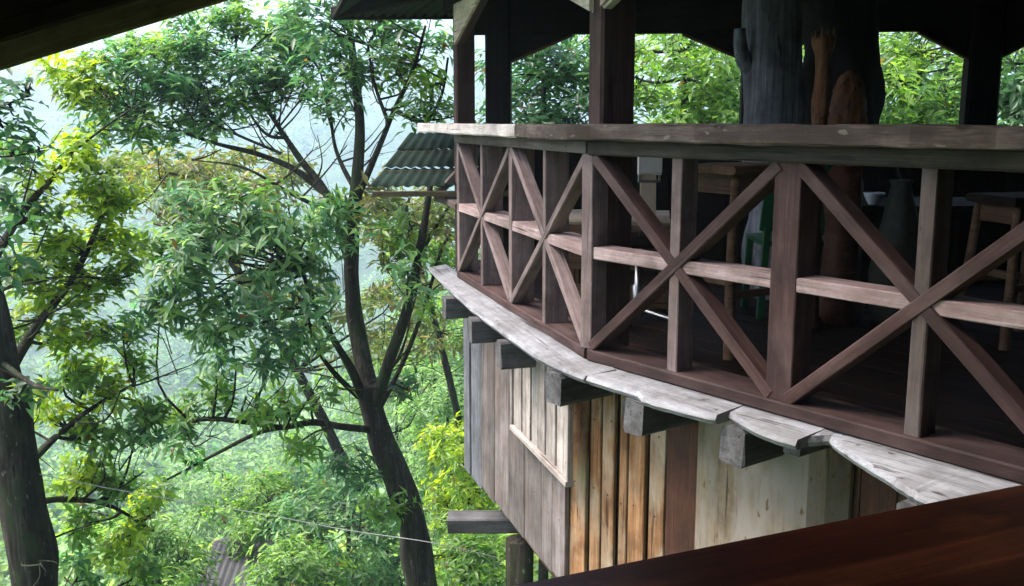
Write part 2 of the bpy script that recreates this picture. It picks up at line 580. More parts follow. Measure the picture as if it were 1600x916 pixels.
def edge_pts(pix):
    return [onz(x, y, -.03).to_2d() for x, y in pix]


pixL = [(672, 421), (690, 440), (712, 461), (738, 484), (768, 506), (800, 530), (832, 553), (862, 570), (890, 582), (916, 592)]
pixM = [(918, 592), (950, 603), (983, 613), (1001, 618), (1006, 626), (1030, 633), (1060, 641), (1098, 651), (1120, 655)]
pixN = [(1121, 651), (1139, 648), (1150, 655), (1166, 664), (1190, 677), (1215, 686), (1246, 695)]
pixR = [(1247, 691), (1275, 688), (1297, 687), (1304, 694), (1325, 708), (1360, 731), (1395, 753), (1424, 771), (1440, 781), (1500, 800), (1600, 835), (1720, 885)]


def densify(pts, n=3, j=.003):
    P = np.array([(a.lerp(b, k/n).x, a.lerp(b, k/n).y) for a, b in zip(pts[:-1], pts[1:]) for k in range(n)] + [(pts[-1].x, pts[-1].y)])
    return [Vector((p[0]+random.uniform(-j, j), p[1]+random.uniform(-j, j))) for p in P]


def inner(pts, p0, u, off):
    nn = nL if u is uL else nR
    return [p0 + u*((p-p0).dot(u)) + nn*off for p in pts]


pl = densify(edge_pts(pixL)); fascia(pl, inner(pl, A, uL, -.06))
pm = densify(edge_pts(pixM)); fascia(pm, inner(pm, C, uR, -.05))
pn = densify(edge_pts(pixN)); fascia(pn, inner(pn, C, uR, -.05))
pr = densify(edge_pts(pixR)); fascia(pr, inner(pr, C, uR, -.05))

# --- joists with ends showing below the fascia
jp = [(698, 462, uL), (738, 496, uL), (784, 530, uL), (862, 580, uR), (984, 622, uR), (1139, 663, uR), (1418, 782, uR), (1760, 930, uR)]
for x, y, u in jp:
    e = onz(x, y, -.06).to_2d()
    nn = nL if u is uL else nR
    s = .15
    mid = e + u*(s*.5*.62)
    board('joist', v3(mid + nn*.03, -.13), v3(mid - nn*1.3, -.13), .12 if u is uR else .1, .15, u.to_3d(), M['joist'], house, seg=2, wob=.006)
tri = onz(1240, 690, -.06).to_2d()
board('joist', v3(tri + nR*.05+uR*.03, -.075), v3(tri - nR*.35+uR*.03, -.075), .075, .035, uR.to_3d(), M['joist'], house, wob=.003)

# --- roof posts standing behind the railing
def post(px_pt, u, wu, wn, zt, off, mat=None):
    nn = nL if u is uL else nR
    p = px_pt - nn*(off+wn/2)
    board('post', v3(p, -.04), v3(p, zt), wn, wu, nn.to_3d(), mat or M['post_wood'], house, seg=3, wob=.003)


TOPZ = 2.02
post(onwall(711, 190, A-nL*.06, uL).to_2d(), uL, .09, .14, TOPZ, .0)
post(C - uR*.02, uR, .1, .21, TOPZ, .055)
post(C + uR*BAY*2.02, uR, .1, .2, TOPZ, .055)
# eave beam over the near posts
cb = C - nR*.12 - nL*.02
board('beam', v3(A - nL*.1 - uL*.6, TOPZ-.06), v3(cb, TOPZ-.06), .1, .14, nL.to_3d(), M['dark_wood'], house, seg=3, wob=.004)
board('beam', v3(cb, TOPZ-.06), v3(G - nR*.12, TOPZ-.06), .1, .14, nR.to_3d(), M['dark_wood'], house, seg=3, wob=.004)


# --- spandrel boards: diagonal cut corners between the posts
def spandrel(p, u, z0, run, sign, nn, mat, edge_mat):
    """triangular board in the corner between a post (at plan point p) and the beam, with a thin edge strip"""
    q0, q1 = v3(p, z0), v3(p + u*sign*run, TOPZ-.12)
    x = (u*sign).to_3d()
    Mx = Matrix((x, UP, x.cross(UP))).transposed().to_4x4(); Mx.translation = q0
    h = TOPZ-.12-z0
    prism('spandrel', [(0, 0), (run, h), (0, h)], .025, Mx, mat, house)
    board('spandrel_edge', q0-nn.to_3d()*.03, q1-nn.to_3d()*.03, .05, .022, nn.to_3d(), edge_mat, house)


pA = onwall(712, 70, A-nL*.03, uL)
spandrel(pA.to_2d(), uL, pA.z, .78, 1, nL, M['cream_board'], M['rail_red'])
pC = C - nL*.03 - uL*.05
spandrel(pC, uL, 1.59, 1.05, -1, nL, M['cream_board'], M['top_pale'])
pC2 = C - nR*.03 + uR*.05
spandrel(pC2, uR, 1.6, .55, 1, nR, M['cream_board'], M['top_pale'])
pD2 = C - nR*.03 + uR*(BAY*2.02-.06)
spandrel(pD2, uR, 1.6, .38, -1, nR, M['cream_board'], M['top_pale'])

# --- far side: posts, dark spandrels and a plank parapet
def farp(px): return onwall(px, 150, far0, ufar).to_2d()


fx = [779, 1182, 1531, 1890]
FARZ, CUTZ = 1.77, 1.57
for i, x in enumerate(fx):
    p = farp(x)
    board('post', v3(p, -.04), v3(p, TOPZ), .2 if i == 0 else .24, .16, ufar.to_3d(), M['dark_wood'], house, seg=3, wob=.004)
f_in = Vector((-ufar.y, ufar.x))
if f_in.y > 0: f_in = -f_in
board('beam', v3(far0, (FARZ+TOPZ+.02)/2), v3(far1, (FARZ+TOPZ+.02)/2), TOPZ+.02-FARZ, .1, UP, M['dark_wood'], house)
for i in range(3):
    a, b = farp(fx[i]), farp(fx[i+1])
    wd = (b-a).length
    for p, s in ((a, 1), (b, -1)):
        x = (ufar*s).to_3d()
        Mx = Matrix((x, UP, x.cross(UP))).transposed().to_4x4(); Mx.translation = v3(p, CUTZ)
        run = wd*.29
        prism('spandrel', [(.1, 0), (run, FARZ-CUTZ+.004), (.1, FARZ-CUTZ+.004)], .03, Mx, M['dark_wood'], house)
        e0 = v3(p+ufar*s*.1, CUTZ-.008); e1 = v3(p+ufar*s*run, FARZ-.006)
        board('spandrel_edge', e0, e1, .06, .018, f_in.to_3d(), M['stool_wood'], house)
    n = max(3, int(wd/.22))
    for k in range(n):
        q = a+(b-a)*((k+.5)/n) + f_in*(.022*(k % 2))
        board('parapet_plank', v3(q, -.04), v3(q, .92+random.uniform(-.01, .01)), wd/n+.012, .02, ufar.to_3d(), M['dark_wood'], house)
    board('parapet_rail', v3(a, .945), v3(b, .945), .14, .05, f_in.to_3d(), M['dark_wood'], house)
# unseen end wall added out of view to block light from the right
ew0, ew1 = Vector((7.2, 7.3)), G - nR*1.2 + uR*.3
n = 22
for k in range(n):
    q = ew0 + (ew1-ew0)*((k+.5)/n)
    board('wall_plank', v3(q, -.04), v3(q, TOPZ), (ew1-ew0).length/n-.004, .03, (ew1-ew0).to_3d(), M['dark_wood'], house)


# --- roof of corrugated sheets
def sheet(name, e0, e1, r0, r1, mat, parent, pitch=.09, amp=.016, rows=3):
    """corrugated sheet spanning eave e0-e1 and top r0-r1; ridges run up the slope"""
    e0, e1, r0, r1 = map(Vector, (e0, e1, r0, r1))
    wd = (e1-e0).length
    nn = max(6, int(wd/pitch*4))
    nrm = (e1-e0).cross(r0-e0)
    if nrm.length < 1e-6: nrm = (e1-e0).cross(r1-e0)
    nrm.normalize()
    V, Fc = [], []
    for j in range(rows+1):
        for i in range(nn+1):
            t = i/nn
            p = (e0+(e1-e0)*t).lerp(r0+(r1-r0)*t, j/rows)
            V.append(p + nrm*(amp*math.sin(2*math.pi*wd*t/pitch)))
    for j in range(rows):
        for i in range(nn):
            a = j*(nn+1)+i
            Fc.append((a, a+1, a+nn+2, a+nn+1))
    o = mesh_obj(name, V, Fc, mat, parent, smooth=True)
    md = o.modifiers.new('thick', 'SOLIDIFY'); md.thickness = .004
    return o


EZ = 1.98
Lc = Vector((-1.52, 8.75))
N1 = A + nL*.86
# corner below the bend, offset from both edges
Nc = C + nL*.86; Nc = Nc + (uL*0.05)
Ng = G + nR*.86 + uR*.8
Rf = Vector((8.4, 8.15))
rg0, rg1 = Vector((1.6, 6.6)), Vector((5.6, 4.6))
Nr = Vector((8.8, 2.4))


def roof_face(a, b, r0, r1, n):
    for k in range(n):
        t0, t1 = k/n - .004, (k+1)/n + .004
        dz = .006*(k % 2)
        sheet('roof_sheet', v3(a+(b-a)*t0, EZ+dz), v3(a+(b-a)*t1, EZ+dz), v3(r0+(r1-r0)*t0, 3.35+dz), v3(r0+(r1-r0)*t1, 3.35+dz), M['sheet_dark'], house)


roof_face(Lc, Nc, rg0, rg0+Vector((.02, -.02)), 4)
roof_face(Nc, Ng, rg0, rg1, 6)
roof_face(Ng, Nr, rg1-Vector((.02, 0)), rg1, 3)
roof_face(Nr, Rf, rg1-Vector((.0, .02)), rg1, 4)
roof_face(Rf, Lc, rg1, rg0, 9)
for a, b in ((Lc, Nc), (Nc, Ng), (Rf, Lc)):
    board('eave_batten', v3(a, EZ+.0), v3(b, EZ+.0), .05, .035, UP, M['dark_wood'], house)
board('rafter', v3(A - uL*.15 - nL*.1, TOPZ+.03), v3(Lc, EZ+.03), .1, .06, UP, M['dark_wood'], house)

# ------------------------------------------------------------------ lower storey wall
W0 = A - nL*.07
wallL = uL
wc = onwall(887, 690, W0, uL).to_2d()       # where the wall turns


def wall_plank(name, xa, xb, yt, yb, p0, u, mat, zt=None, thick=.025, proud=0.0, tilt=0.0, parent=None):
    nn = nL if u is uL else nR
    P0 = p0 + nn*proud
    ym = (yt+yb)/2
    a, b = onwall(xa, ym, P0, u).to_2d(), onwall(xb, ym, P0, u).to_2d()
    mid = (a+b)/2
    zb = onwall((xa+xb)/2, yb, P0, u).z
    zt_ = zt if zt is not None else onwall((xa+xb)/2, yt, P0, u).z
    return board(name, v3(mid, zb), v3(mid+u*tilt, zt_), (b-a).length-.011, thick, u.to_3d(), mat, parent or wall, seg=2, wob=.004, ch=.004)


wall = bpy.data.objects.new('lower_wall', None)
put(wall, house, Matrix.Translation(v3(wc, -1.5)))
lx = [727, 737, 755, 775, 797, 822, 849, 866, 887]
lm = ['blue_plank', 'blue_plank', 'grey_plank', 'grey_plank', 'grey_plank', 'grey_plank', 'grey_plank', 'grey_plank']
lbot = [735, 752, 772, 796, 826, 858, 885, 905]
bk0, bk1 = onwall(731, 700, W0 - nL*.03, uL).to_2d(), onwall(884, 700, W0 - nL*.03, uL).to_2d()
board('wall_backing', v3(bk0, -.75), v3(bk1, -.75), 1.36, .02, UP, M['gap_dark'], wall)
for i in range(8):
    wall_plank('wall_plank', lx[i], lx[i+1], 600, lbot[i], W0, uL, M[lm[i]], zt=-.06, proud=random.uniform(0, .018), tilt=random.uniform(-.006, .006))
rx = [(887, 917, 'orange_plank'), (922, 940, 'orange_plank'), (941, 961, 'orange_plank'), (966, 980, 'orange_plank'), (981, 1008, 'orange_plank'), (1014, 1041, 'orange_plank')]
for (a, b, mt) in rx:
    wall_plank('wall_plank', a, b, 700, 1010, wc, uR, M[mt], zt=-.06, proud=random.uniform(.0, .012), tilt=random.uniform(-.004, .004))
for a, b in ((914, 926), (957, 970), (1004, 1018)):
    wall_plank('shadow_batten', a, b, 700, 1005, wc, uR, M['gap_dark'], zt=-.06, proud=-.03)
wall_plank('corner_board', 1042, 1103, 740, 1010, wc, uR, M['red_board'], zt=-.06, proud=.01, thick=.05)
# pale bowed panel and dark recess boards
pa = onwall(1101, 740, wc, uR).to_2d(); pe = onwall(1312, 760, wc, uR).to_2d()
V, Fc = [], []
ns = 14
for i in range(ns+1):
    t = i/ns
    p = pa + (pe-pa)*t + nR*(.05 + .05*math.sin(math.pi*t) - .12*max(0, t-.82)/.18*max(0, t-.82)/.18)
    q = p - nR*.02
    V += [v3(p, -1.7), v3(p, -.075), v3(q, -.075), v3(q, -1.7)]
for i in range(ns):
    for k in range(4):
        Fc.append((i*4+k, i*4+4+k, i*4+4+(k+1) % 4, i*4+(k+1) % 4))
Fc.append((0, 1, 2, 3)); Fc.append(tuple(ns*4+k for k in (3, 2, 1, 0)))
Mx = Matrix(((0, uR.x, nR.x), (0, uR.y, nR.y), (1, 0, 0))).to_4x4(); Mx.translation = v3(pa, -1.7)
Mi = Mx.inverted()
o = mesh_obj('wall_panel', [Mi @ v for v in V], Fc, M['pale_panel'], wall, Mx, smooth=False)
o['label'] = 'pale bowed wall panel with yellowish stains'
for k in range(7):
    q = pe - nR*.12 + uR*(-.06+k*.16)
    board('wall_plank', v3(q, -1.7), v3(q, -.075), .155, .025, uR.to_3d(), M['red_board'] if k % 2 else M['gap_dark'], wall)

# --- plank shutter leaning proud of the left wall
sh = bpy.data.objects.new('window_shutter', None)
PS = W0 + nL*.075
sc0 = onwall(845, 640, PS, uL)
put(sh, house, Matrix.Translation(sc0))
sh['label'] = 'pale plank shutter with bleached bottom frame'
sx = [803, 818, 832, 855, 872, 889]
for i in range(5):
    a, b = onwall(sx[i]+1, 640, PS, uL).to_2d(), onwall(sx[i+1]-1, 640, PS, uL).to_2d()
    t = ((sx[i]+sx[i+1])/2-803)/86
    zb = onwall((sx[i]+sx[i+1])/2, 668+t*86, PS, uL).z
    mid = (a+b)/2
    board('shutter_plank', v3(mid, zb), v3(mid, -.1), (b-a).length-.006, .02, uL.to_3d(), M['pale_plank'], sh, seg=2, wob=.003)
b0, b1 = onwall(802, 667, PS+nL*.012, uL), onwall(890, 757, PS+nL*.012, uL)
board('shutter_rail', b0, b1, .03, .045, UP, M['pale_plank'], sh)
s0 = onwall(889, 757, PS+nL*.01, uL); board('shutter_stile', v3(s0.to_2d(), s0.z), v3(s0.to_2d(), -.1), .025, .03, uL.to_3d(), M['pale_plank'], sh)
s0 = onwall(802, 667, PS+nL*.01, uL); board('shutter_stile', v3(s0.to_2d(), s0.z), v3(s0.to_2d(), -.1), .02, .03, uL.to_3d(), M['pale_plank'], sh)

NV, NF = [], []
def nail(p, nn, r=.006):
    x = Vector((-nn.y, nn.x, 0))
    b = len(NV)
    for k in range(6):
        a = k*math.pi/3
        NV.append(p + nn.to_3d()*.002 + x*(r*math.cos(a)) + UP*(r*math.sin(a)))
    NF.append(tuple(range(b, b+6)))
for i in range(8):
    for z in (-.3, -1.0, -1.45):
        q = onwall((lx[i]+lx[i+1])/2, 700, W0 + nL*.031, uL).to_2d() + uL*random.uniform(-.03, .03)
        nail(v3(q, z+random.uniform(-.02, .02)), nL)
for (a, b, mt) in rx:
    for z in (-.35, -.72):
        q = onwall((a+b)/2, 740, wc + nR*.026, uR).to_2d() + uR*random.uniform(-.02, .02)
        nail(v3(q, z+random.uniform(-.02, .02)), nR)
nh = mesh_obj('nail_heads', NV, NF, M['gap_dark'], wall)
nh['kind'] = 'stuff'

# --- bearer beam poking out under the wall, and stilts
bl = onwall(786, 812, W0 - nL*.1, uL)
yb = bl.y
b0, b1 = ony(701, 816, yb), ony(1040, 806, yb)
board('bearer_beam', b0, Vector((b1.x, b1.y, b0.z)), .115, .16, UP, M['joist'], house, seg=2, wob=.006)
stilt_pts = [onwall(812, 870, W0 - nL*.16, uL).to_2d(), (wc - nR*.5 + uR*.4), (C + uR*2.6 - nR*.4), Vector((5.5, 7.2)), Vector((1.3, 7.5)), Vector((6.8, 4.2))]
for i, p in enumerate(stilt_pts):
    g = float(terr(p.x, p.y)) - .3
    zt = b0.z - .05 if i == 0 else -.07
    tube_obj('stilt', [(p.x, p.y, g), (p.x+.01, p.y, (g+zt)/2), (p.x, p.y, zt)], .11, .095, M['bark'], house, n=4, sides=10, rough=.25, seed=i*3.1)

# ------------------------------------------------------------------ railing
rail = thing('balcony_railing', v3(C, 0), 'weathered red brown balcony railing of crossed timber braces with thick live edge top plank', 'railing')
ZS0, ZS1 = .0, .055       # sill
ZM = .505                 # middle rail centre
ZT = .955                 # underside of apron
DL, DR = .12, .1          # member depth
off_L, off_R = -.0, -.0


def member(name, p0, z0, p1, z1, u, nn, wf, depth, mat, proud=0.0):
    a, b = v3(p0 - nn*(depth/2-proud), z0), v3(p1 - nn*(depth/2-proud), z1)
    return board(name, a, b, depth, wf, nn.to_3d(), mat, rail, seg=2, wob=.0025, ch=.004)


def bay(p, q, u, nn, depth, wf, mats, first, wpost):
    mid = (p+q)/2
    st_mat, br_mat, md_mat = mats
    L = (q-p).length
    member('stud', mid, ZS1, mid, ZT, u, nn, wf, depth, st_mat, .0)
    # middle rail halves
    member('middle_rail', p+u*wpost/2, ZM, mid-u*wf/2, ZM, u, nn, .055, depth+.02, md_mat, -.004)
    member('middle_rail', mid+u*wf/2, ZM, q-u*wpost/2, ZM, u, nn, .055, depth+.02, md_mat, -.004)
    h = wpost/2-.005
    bd = depth*(.55 if u is uL else .85)
    member('brace', p+u*h, ZS1+.012, q-u*h, ZT-.012, u, nn, wf*.85, bd, br_mat, .006)
    member('brace', p+u*h, ZT-.012, q-u*h, ZS1+.012, u, nn, wf*.85, bd*.97, br_mat, .003)


Ds = [C + uR*BAY*i for i in range(0, 4)]
bay(A, Bp, uL, nL, .14, .045, (M['rail_pale'], M['rail_pale'], M['rail_white']), True, .055)
bay(Bp, C, uL, nL, .13, .048, (M['rail_pale'], M['rail_pale'], M['rail_white']), True, .06)
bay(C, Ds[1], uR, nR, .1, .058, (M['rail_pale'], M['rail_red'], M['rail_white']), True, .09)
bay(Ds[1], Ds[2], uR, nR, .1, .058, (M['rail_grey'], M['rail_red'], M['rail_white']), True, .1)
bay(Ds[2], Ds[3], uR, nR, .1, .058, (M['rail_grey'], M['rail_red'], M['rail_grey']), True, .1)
member('post', A, 0.0, A, ZT, uL, nL, .055, .14, M['rail_pale'])
member('post', Bp, ZS1, Bp, ZT, uL, nL, .06, .14, M['rail_pale'])
member('post', C, ZS1, C, ZT, uR, nR, .075, .1, M['rail_pale'])
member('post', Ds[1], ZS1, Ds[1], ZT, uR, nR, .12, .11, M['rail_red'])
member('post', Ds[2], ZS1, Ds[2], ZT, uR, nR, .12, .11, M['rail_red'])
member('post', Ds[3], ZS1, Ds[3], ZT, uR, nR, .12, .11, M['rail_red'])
# sill boards (flat), middle-rail stub, apron and top planks
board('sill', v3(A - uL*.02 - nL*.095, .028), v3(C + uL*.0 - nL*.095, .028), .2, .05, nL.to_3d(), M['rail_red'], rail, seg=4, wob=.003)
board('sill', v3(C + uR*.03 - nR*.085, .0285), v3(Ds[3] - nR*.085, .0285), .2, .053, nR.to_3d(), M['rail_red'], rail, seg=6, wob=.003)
board('middle_rail', v3(A - uL*.5 - nL*.05, ZM+.02), v3(A - uL*.03 - nL*.05, ZM), .12, .05, nL.to_3d(), M['rail_grey'], rail)
board('apron', v3(A - uL*.05 - nL*.05, .985), v3(C - nL*.05, .985), .12, .062, nL.to_3d(), M['rail_grey'], rail, seg=3, wob=.003)
board('apron', v3(C - nR*.05+uR*.02, .984), v3(Ds[3] - nR*.05, .984), .13, .066, nR.to_3d(), M['apron'], rail, seg=4, wob=.003)
jt = onwall(832, 200, A - nL*.0, uL).to_2d()
board('top_rail', v3(A - uL*.75 - nL*.03, 1.052), v3(jt - nL*.03, 1.05), .26, .068, nL.to_3d(), M['top_pale'], rail, seg=16, wob=.006, edge=.045, seed=5)
jc = C + nR*.0
board('top_rail', v3(jt + uL*.004 - nL*.03, 1.051), v3(C + uL*.03 - nL*.03, 1.051), .26, .072, nL.to_3d(), M['top_brown'], rail, seg=8, wob=.006, edge=.035, seed=6)
board('top_rail', v3(C - nR*.02 - uR*.01, 1.0535), v3(Ds[3] - nR*.02, 1.05), .25, .074, nR.to_3d(), M['top_brown'], rail, seg=26, wob=.008, edge=.05, seed=9)

# ------------------------------------------------------------------ green awning beyond the balcony end
aw = thing('awning', ony(690, 250, 7.9), 'small dark green corrugated awning below the balcony rail end', 'awning')
tl, tr_, br_, bl_ = ony(640, 208, 8.2), ony(800, 205, 8.2), ony(800, 298, 7.25), ony(576, 299, 7.25)
rows = 3
for k in range(rows):
    a0, a1 = k/rows, (k+1)/rows+.03
    el, er = bl_.lerp(tl, a0), br_.lerp(tr_, a0)
    ul, ur = bl_.lerp(tl, min(a1, 1)), br_.lerp(tr_, min(a1, 1))
    dz = Vector((0, 0, .012*(rows-k)))*-1
    sheet('corrugated_sheet', el-dz, er-dz, ul+dz*0, ur+dz*0, M['sheet'], aw, pitch=.076, amp=.008, rows=2)
    board('batten', el+Vector((.03, 0, -.02)), er+Vector((0, 0, -.02)), .04, .03, UP, M['eave_board'], aw)
board('strut', ony(686, 302, 7.3), ony(722, 262, 7.35), .05, .05, UP, M['rail_grey'], aw)
board('support_arm', ony(682, 308, 7.4), v3(A - nL*.2 - uL*.1, .46), .06, .05, UP, M['rail_grey'], aw)

# ------------------------------------------------------------------ things on the balcony
def pillar(name, pix, y, r_px, label, mat, z1=2.6, wob=.3, seed=0.0, sides=22):
    pts = [(ony(x, yy, y).x, y + dy, z) for x, yy, dy, z in pix]
    t = thing(name, (pts[0][0], y, 0), label, 'tree trunk')
    P = catmull(pts, 7)
    rad = np.interp(np.linspace(0, 1, len(P)), np.linspace(0, 1, len(r_px)), [r*y/FPX for r in r_px])
    V, Q = tube(P, rad, sides, wob, seed)
    put(bpy.data.objects.new('trunk', np_mesh('trunk', V, Q, 4, mat, smooth=True)), t)
    return t


t1 = pillar('trunk_pillar', [(1222, 500, 0, -.03), (1216, 300, 0, .5), (1208, 190, 0, 1.1), (1204, 80, 0, 1.7), (1200, 0, 0, 2.6)], 6.3, [62, 52, 46, 42, 40], 'grey weathered tree trunk rising through the balcony', M['bark_grey'], wob=.3, seed=1.7)
tube_obj('branch_stub', [tuple(ony(1180, 110, 6.3)), tuple(ony(1163, 95, 6.25)), tuple(ony(1157, 70, 6.2)), tuple(ony(1156, 45, 6.2))], .055, .035, M['bark_grey'], t1, rough=.3)
t2 = pillar('trunk_pillar', [(1320, 480, 0, -.03), (1322, 300, 0, .5), (1318, 190, 0, 1.1), (1306, 100, 0, 1.6), (1300, 0, 0, 2.4)], 7.0, [80, 72, 62, 54, 70], 'broad blackened gnarled tree trunk behind the carved figures', M['bark_black'], wob=.45, seed=8.2, sides=26)

# carved slender totem
p = ony(1274, 300, 5.25)
tot = thing('carved_totem', (p.x, p.y, 0), 'slender carved orange brown pole with spiky flared top', 'carving')
prof = [(.075, .0), (.08, .03), (.05, .07), (.045, .4), (.055, .45), (.04, .55), (.046, .8), (.052, .95), (.043, 1.08), (.05, 1.2), (.04, 1.3), (.044, 1.38), (.05, 1.44), (.064, 1.47), (.066, 1.51), (.05, 1.535)]
lathe('base', prof[:8], M['red_board'], tot, (p.x, p.y, 0), 18, .45, 2.0)
lathe('shaft', prof[7:], M['carved'], tot, (p.x, p.y, 0), 18, .5, 2.0)
for k in range(11):
    a = k*2*math.pi/11+.3
    h = .015+.03*random.random()
    tube_obj('spike', [(p.x+.05*math.cos(a), p.y+.05*math.sin(a), 1.49), (p.x+.056*math.cos(a), p.y+.056*math.sin(a), 1.52), (p.x+.058*math.cos(a), p.y+.058*math.sin(a), 1.53+h)], .009, .004, M['stool_wood'], tot, n=3, sides=6, rough=.3, seed=k*2.)
# carved head on a stump
p = ony(1318, 300, 5.45)
hd_ = thing('carved_figure', (p.x, p.y, 0), 'cone shaped carved wooden figure with scaly surface on a dark stump', 'carving')
lathe('stump', [(.13, 0), (.12, .1), (.09, .3), (.085, .55), (.1, .75), (.085, .86)], M['red_board'], hd_, (p.x, p.y, 0), 18, .5, 5.0)
V, Fc = [], []
hp = [(.05, .84), (.085, .9), (.098, 1.0), (.096, 1.1), (.09, 1.2), (.072, 1.29), (.047, 1.345), (.012, 1.37)]
nz, na_ = 40, 40
for i in range(nz+1):
    z = .84+.53*i/nz
    r = float(np.interp(z, [q[1] for q in hp], [q[0] for q in hp]))
    for k in range(na_):
        a = 2*math.pi*k/na_
        sc_ = abs(math.sin(a*5+(math.pi/2)*(int(i/4) % 2)))*(1-(i % 4)/4.0)
        rr = r*(1+.09*sc_+.14*noise.noise((math.cos(a)*2.2, math.sin(a)*2.2, z*7)))
        V.append((rr*math.cos(a), rr*math.sin(a), z))
for i in range(nz):
    for k in range(na_):
        Fc.append((i*na_+k, i*na_+(k+1) % na_, (i+1)*na_+(k+1) % na_, (i+1)*na_+k))
Fc.append(tuple(nz*na_+k for k in range(na_)))
mesh_obj('head', V, Fc, M['carved'], hd_, Matrix.Translation(Vector((p.x, p.y, 0))), True)


def stool(px, y, rot, h, w, label, mat, top_mat=None, group=None):
    c = ony(px, 400, y); c.z = 0
    t = thing('bar_stool', c, label, 'stool', group)
    R2 = Matrix.Rotation(rot, 3, 'Z')
    def W(x, yy, z): return c + R2 @ Vector((x, yy, z))
    board('seat', W(-w*.56, 0, h-.02), W(w*.56, 0, h-.02), w*1.1, .04, R2 @ Vector((0, 1, 0)), top_mat or mat, t, seg=4, wob=.004, ch=.012)
    for sx_, sy_ in ((-1, -1), (1, -1), (1, 1), (-1, 1)):
        a, b = W(sx_*w*.57, sy_*w*.57, 0), W(sx_*w*.42, sy_*w*.42, h-.035)
        tube_obj('leg', [tuple(a), tuple((a+b)/2+Vector((random.uniform(-.008, .008), random.uniform(-.008, .008), 0))), tuple(b)], .026, .021, mat, t, n=5, sides=10, rough=.15, seed=sx_+sy_*3.3)
    for k in range(4):
        an = k*math.pi/2
        ax = Vector((math.cos(an), math.sin(an), 0)); ay = Vector((-math.sin(an), math.cos(an), 0))
        zz = .3 if k % 2 else .36
        f = .57-.15*zz/h
        board('apron', W(*(ax*w*.4-ay*w*.36+Vector((0, 0, h-.09)))), W(*(ax*w*.4+ay*w*.36+Vector((0, 0, h-.09)))), .09, .022, UP, mat, t)
        a, b = W(*(ax*w*f-ay*w*f+Vector((0, 0, zz)))), W(*(ax*w*f+ay*w*f+Vector((0, 0, zz))))
        board('stretcher', a, b, .035, .025, UP, mat, t)


stool(1146, 4.78, .55, .9, .32, 'tall honey brown bar stool with splayed round legs behind the balcony railing', M['stool_wood'])
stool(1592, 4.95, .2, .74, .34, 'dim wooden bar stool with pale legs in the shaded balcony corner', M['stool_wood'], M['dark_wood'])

# bench with cream seat pad
bc = ony(955, 400, 5.75); bc.z = 0
bt = thing('bench', bc, 'low wooden bench with cream seat pad behind the railing', 'bench')
Rb = Matrix.Rotation(-.15, 3, 'Z')


def WB(x, y, z): return bc + Rb @ Vector((x, y, z))


board('seat_frame', WB(-.26, 0, .5), WB(.34, 0, .5), .4, .05, Rb @ Vector((0, 1, 0)), M['stool_wood'], bt)
board('seat_pad', WB(-.27, -.01, .553), WB(.33, -.01, .553), .4, .055, Rb @ Vector((0, 1, 0)), M['cream_seat'], bt, seg=4, wob=.004, ch=.02)
for x in (-.22, .3):
    for y in (-.16, .16):
        board('leg', WB(x, y, 0), WB(x, y, .48), .05, .05, Rb @ Vector((0, 1, 0)), M['stool_wood'], bt)
for z in (.12, .34):
    board('side_board', WB(-.25, -.195, z), WB(.33, -.195, z), .13, .02, UP, M['stool_wood'], bt)
# white-backed swivel chair
cc = ony(1012, 400, 5.25); cc.z = 0
ch_ = thing('swivel_chair', cc, 'chrome legged swivel chair with small white square backrest', 'chair')
Rc = Matrix.Rotation(.12, 3, 'Z')


def WC(x, y, z): return cc + Rc @ Vector((x, y, z))


board('backrest', WC(-.062, .0, .885), WC(.062, .0, .885), .125, .035, UP, M['white_plastic'], ch_, ch=.012)
board('back_support', WC(-.0, .012, .56), WC(-.005, .012, .83), .085, .012, Vector((1, 0, 0)), M['cream_seat'], ch_)
for s in (-1, 1):
    board('bracket', WC(s*.055, .004, .79), WC(s*.055, .004, .83), .012, .012, Vector((1, 0, 0)), M['chrome'], ch_)
board('bracket_bar', WC(-.06, .004, .79), WC(.06, .004, .79), .014, .012, UP, M['chrome'], ch_)
board('seat', WC(-.18, .2, .46), WC(.18, .2, .46), .38, .06, Rc @ Vector((0, 1, 0)), M['dark_wood'], ch_, ch=.02, seg=2)
board('back_bar', WC(0, .01, .57), WC(0, .14, .45), .05, .012, Vector((1, 0, 0)), M['chrome'], ch_)
lathe('column', [(.03, .02), (.03, .2), (.02, .21), (.02, .44)], M['chrome'], ch_, WC(0, .2, 0), 14)
for k in range(5):
    an = k*2*math.pi/5+.5
    b = WC(.24*math.cos(an), .2+.24*math.sin(an), .03)
    tube_obj('foot', [tuple(WC(0, .2, .07)), tuple((WC(0, .2, .07)+b)/2), tuple(b)], .018, .012, M['chrome'], ch_, n=3, sides=8, rough=0)
    lathe('caster', [(.008, 0), (.022, .008), (.022, .026), (.008, .034)], M['dark_wood'], ch_, (b.x, b.y, 0), 10)
# green plastic chair mostly behind the post
gc = ony(1250, 400, 5.5); gc.z = 0
gt = thing('plastic_chair', gc, 'green plastic chair mostly hidden behind the thick railing post', 'chair')
board('backrest', gc+Vector((-.17, .0, .5)), gc+Vector((-.15, -.05, .9)), .13, .02, Vector((1, 0, 0)), M['green_plastic'], gt)
board('backrest', gc+Vector((.09, .0, .5)), gc+Vector((.09, -.05, .9)), .3, .02, Vector((1, 0, 0)), M['green_plastic'], gt)
board('seat', gc+Vector((-.21, .2, .43)), gc+Vector((.21, .2, .43)), .42, .03, Vector((0, 1, 0)), M['green_plastic'], gt)
board('back_top', gc+Vector((-.22, -.05, .9)), gc+Vector((.22, -.05, .9)), .06, .03, UP, M['green_plastic'], gt)
for s in (-1, 1):
    for yy in (.0, .38):
        board('leg', gc+Vector((s*.21, yy, 0)), gc+Vector((s*.19, yy, .44 if yy else .52)), .04, .03, Vector((1, 0, 0)), M['green_plastic'], gt)
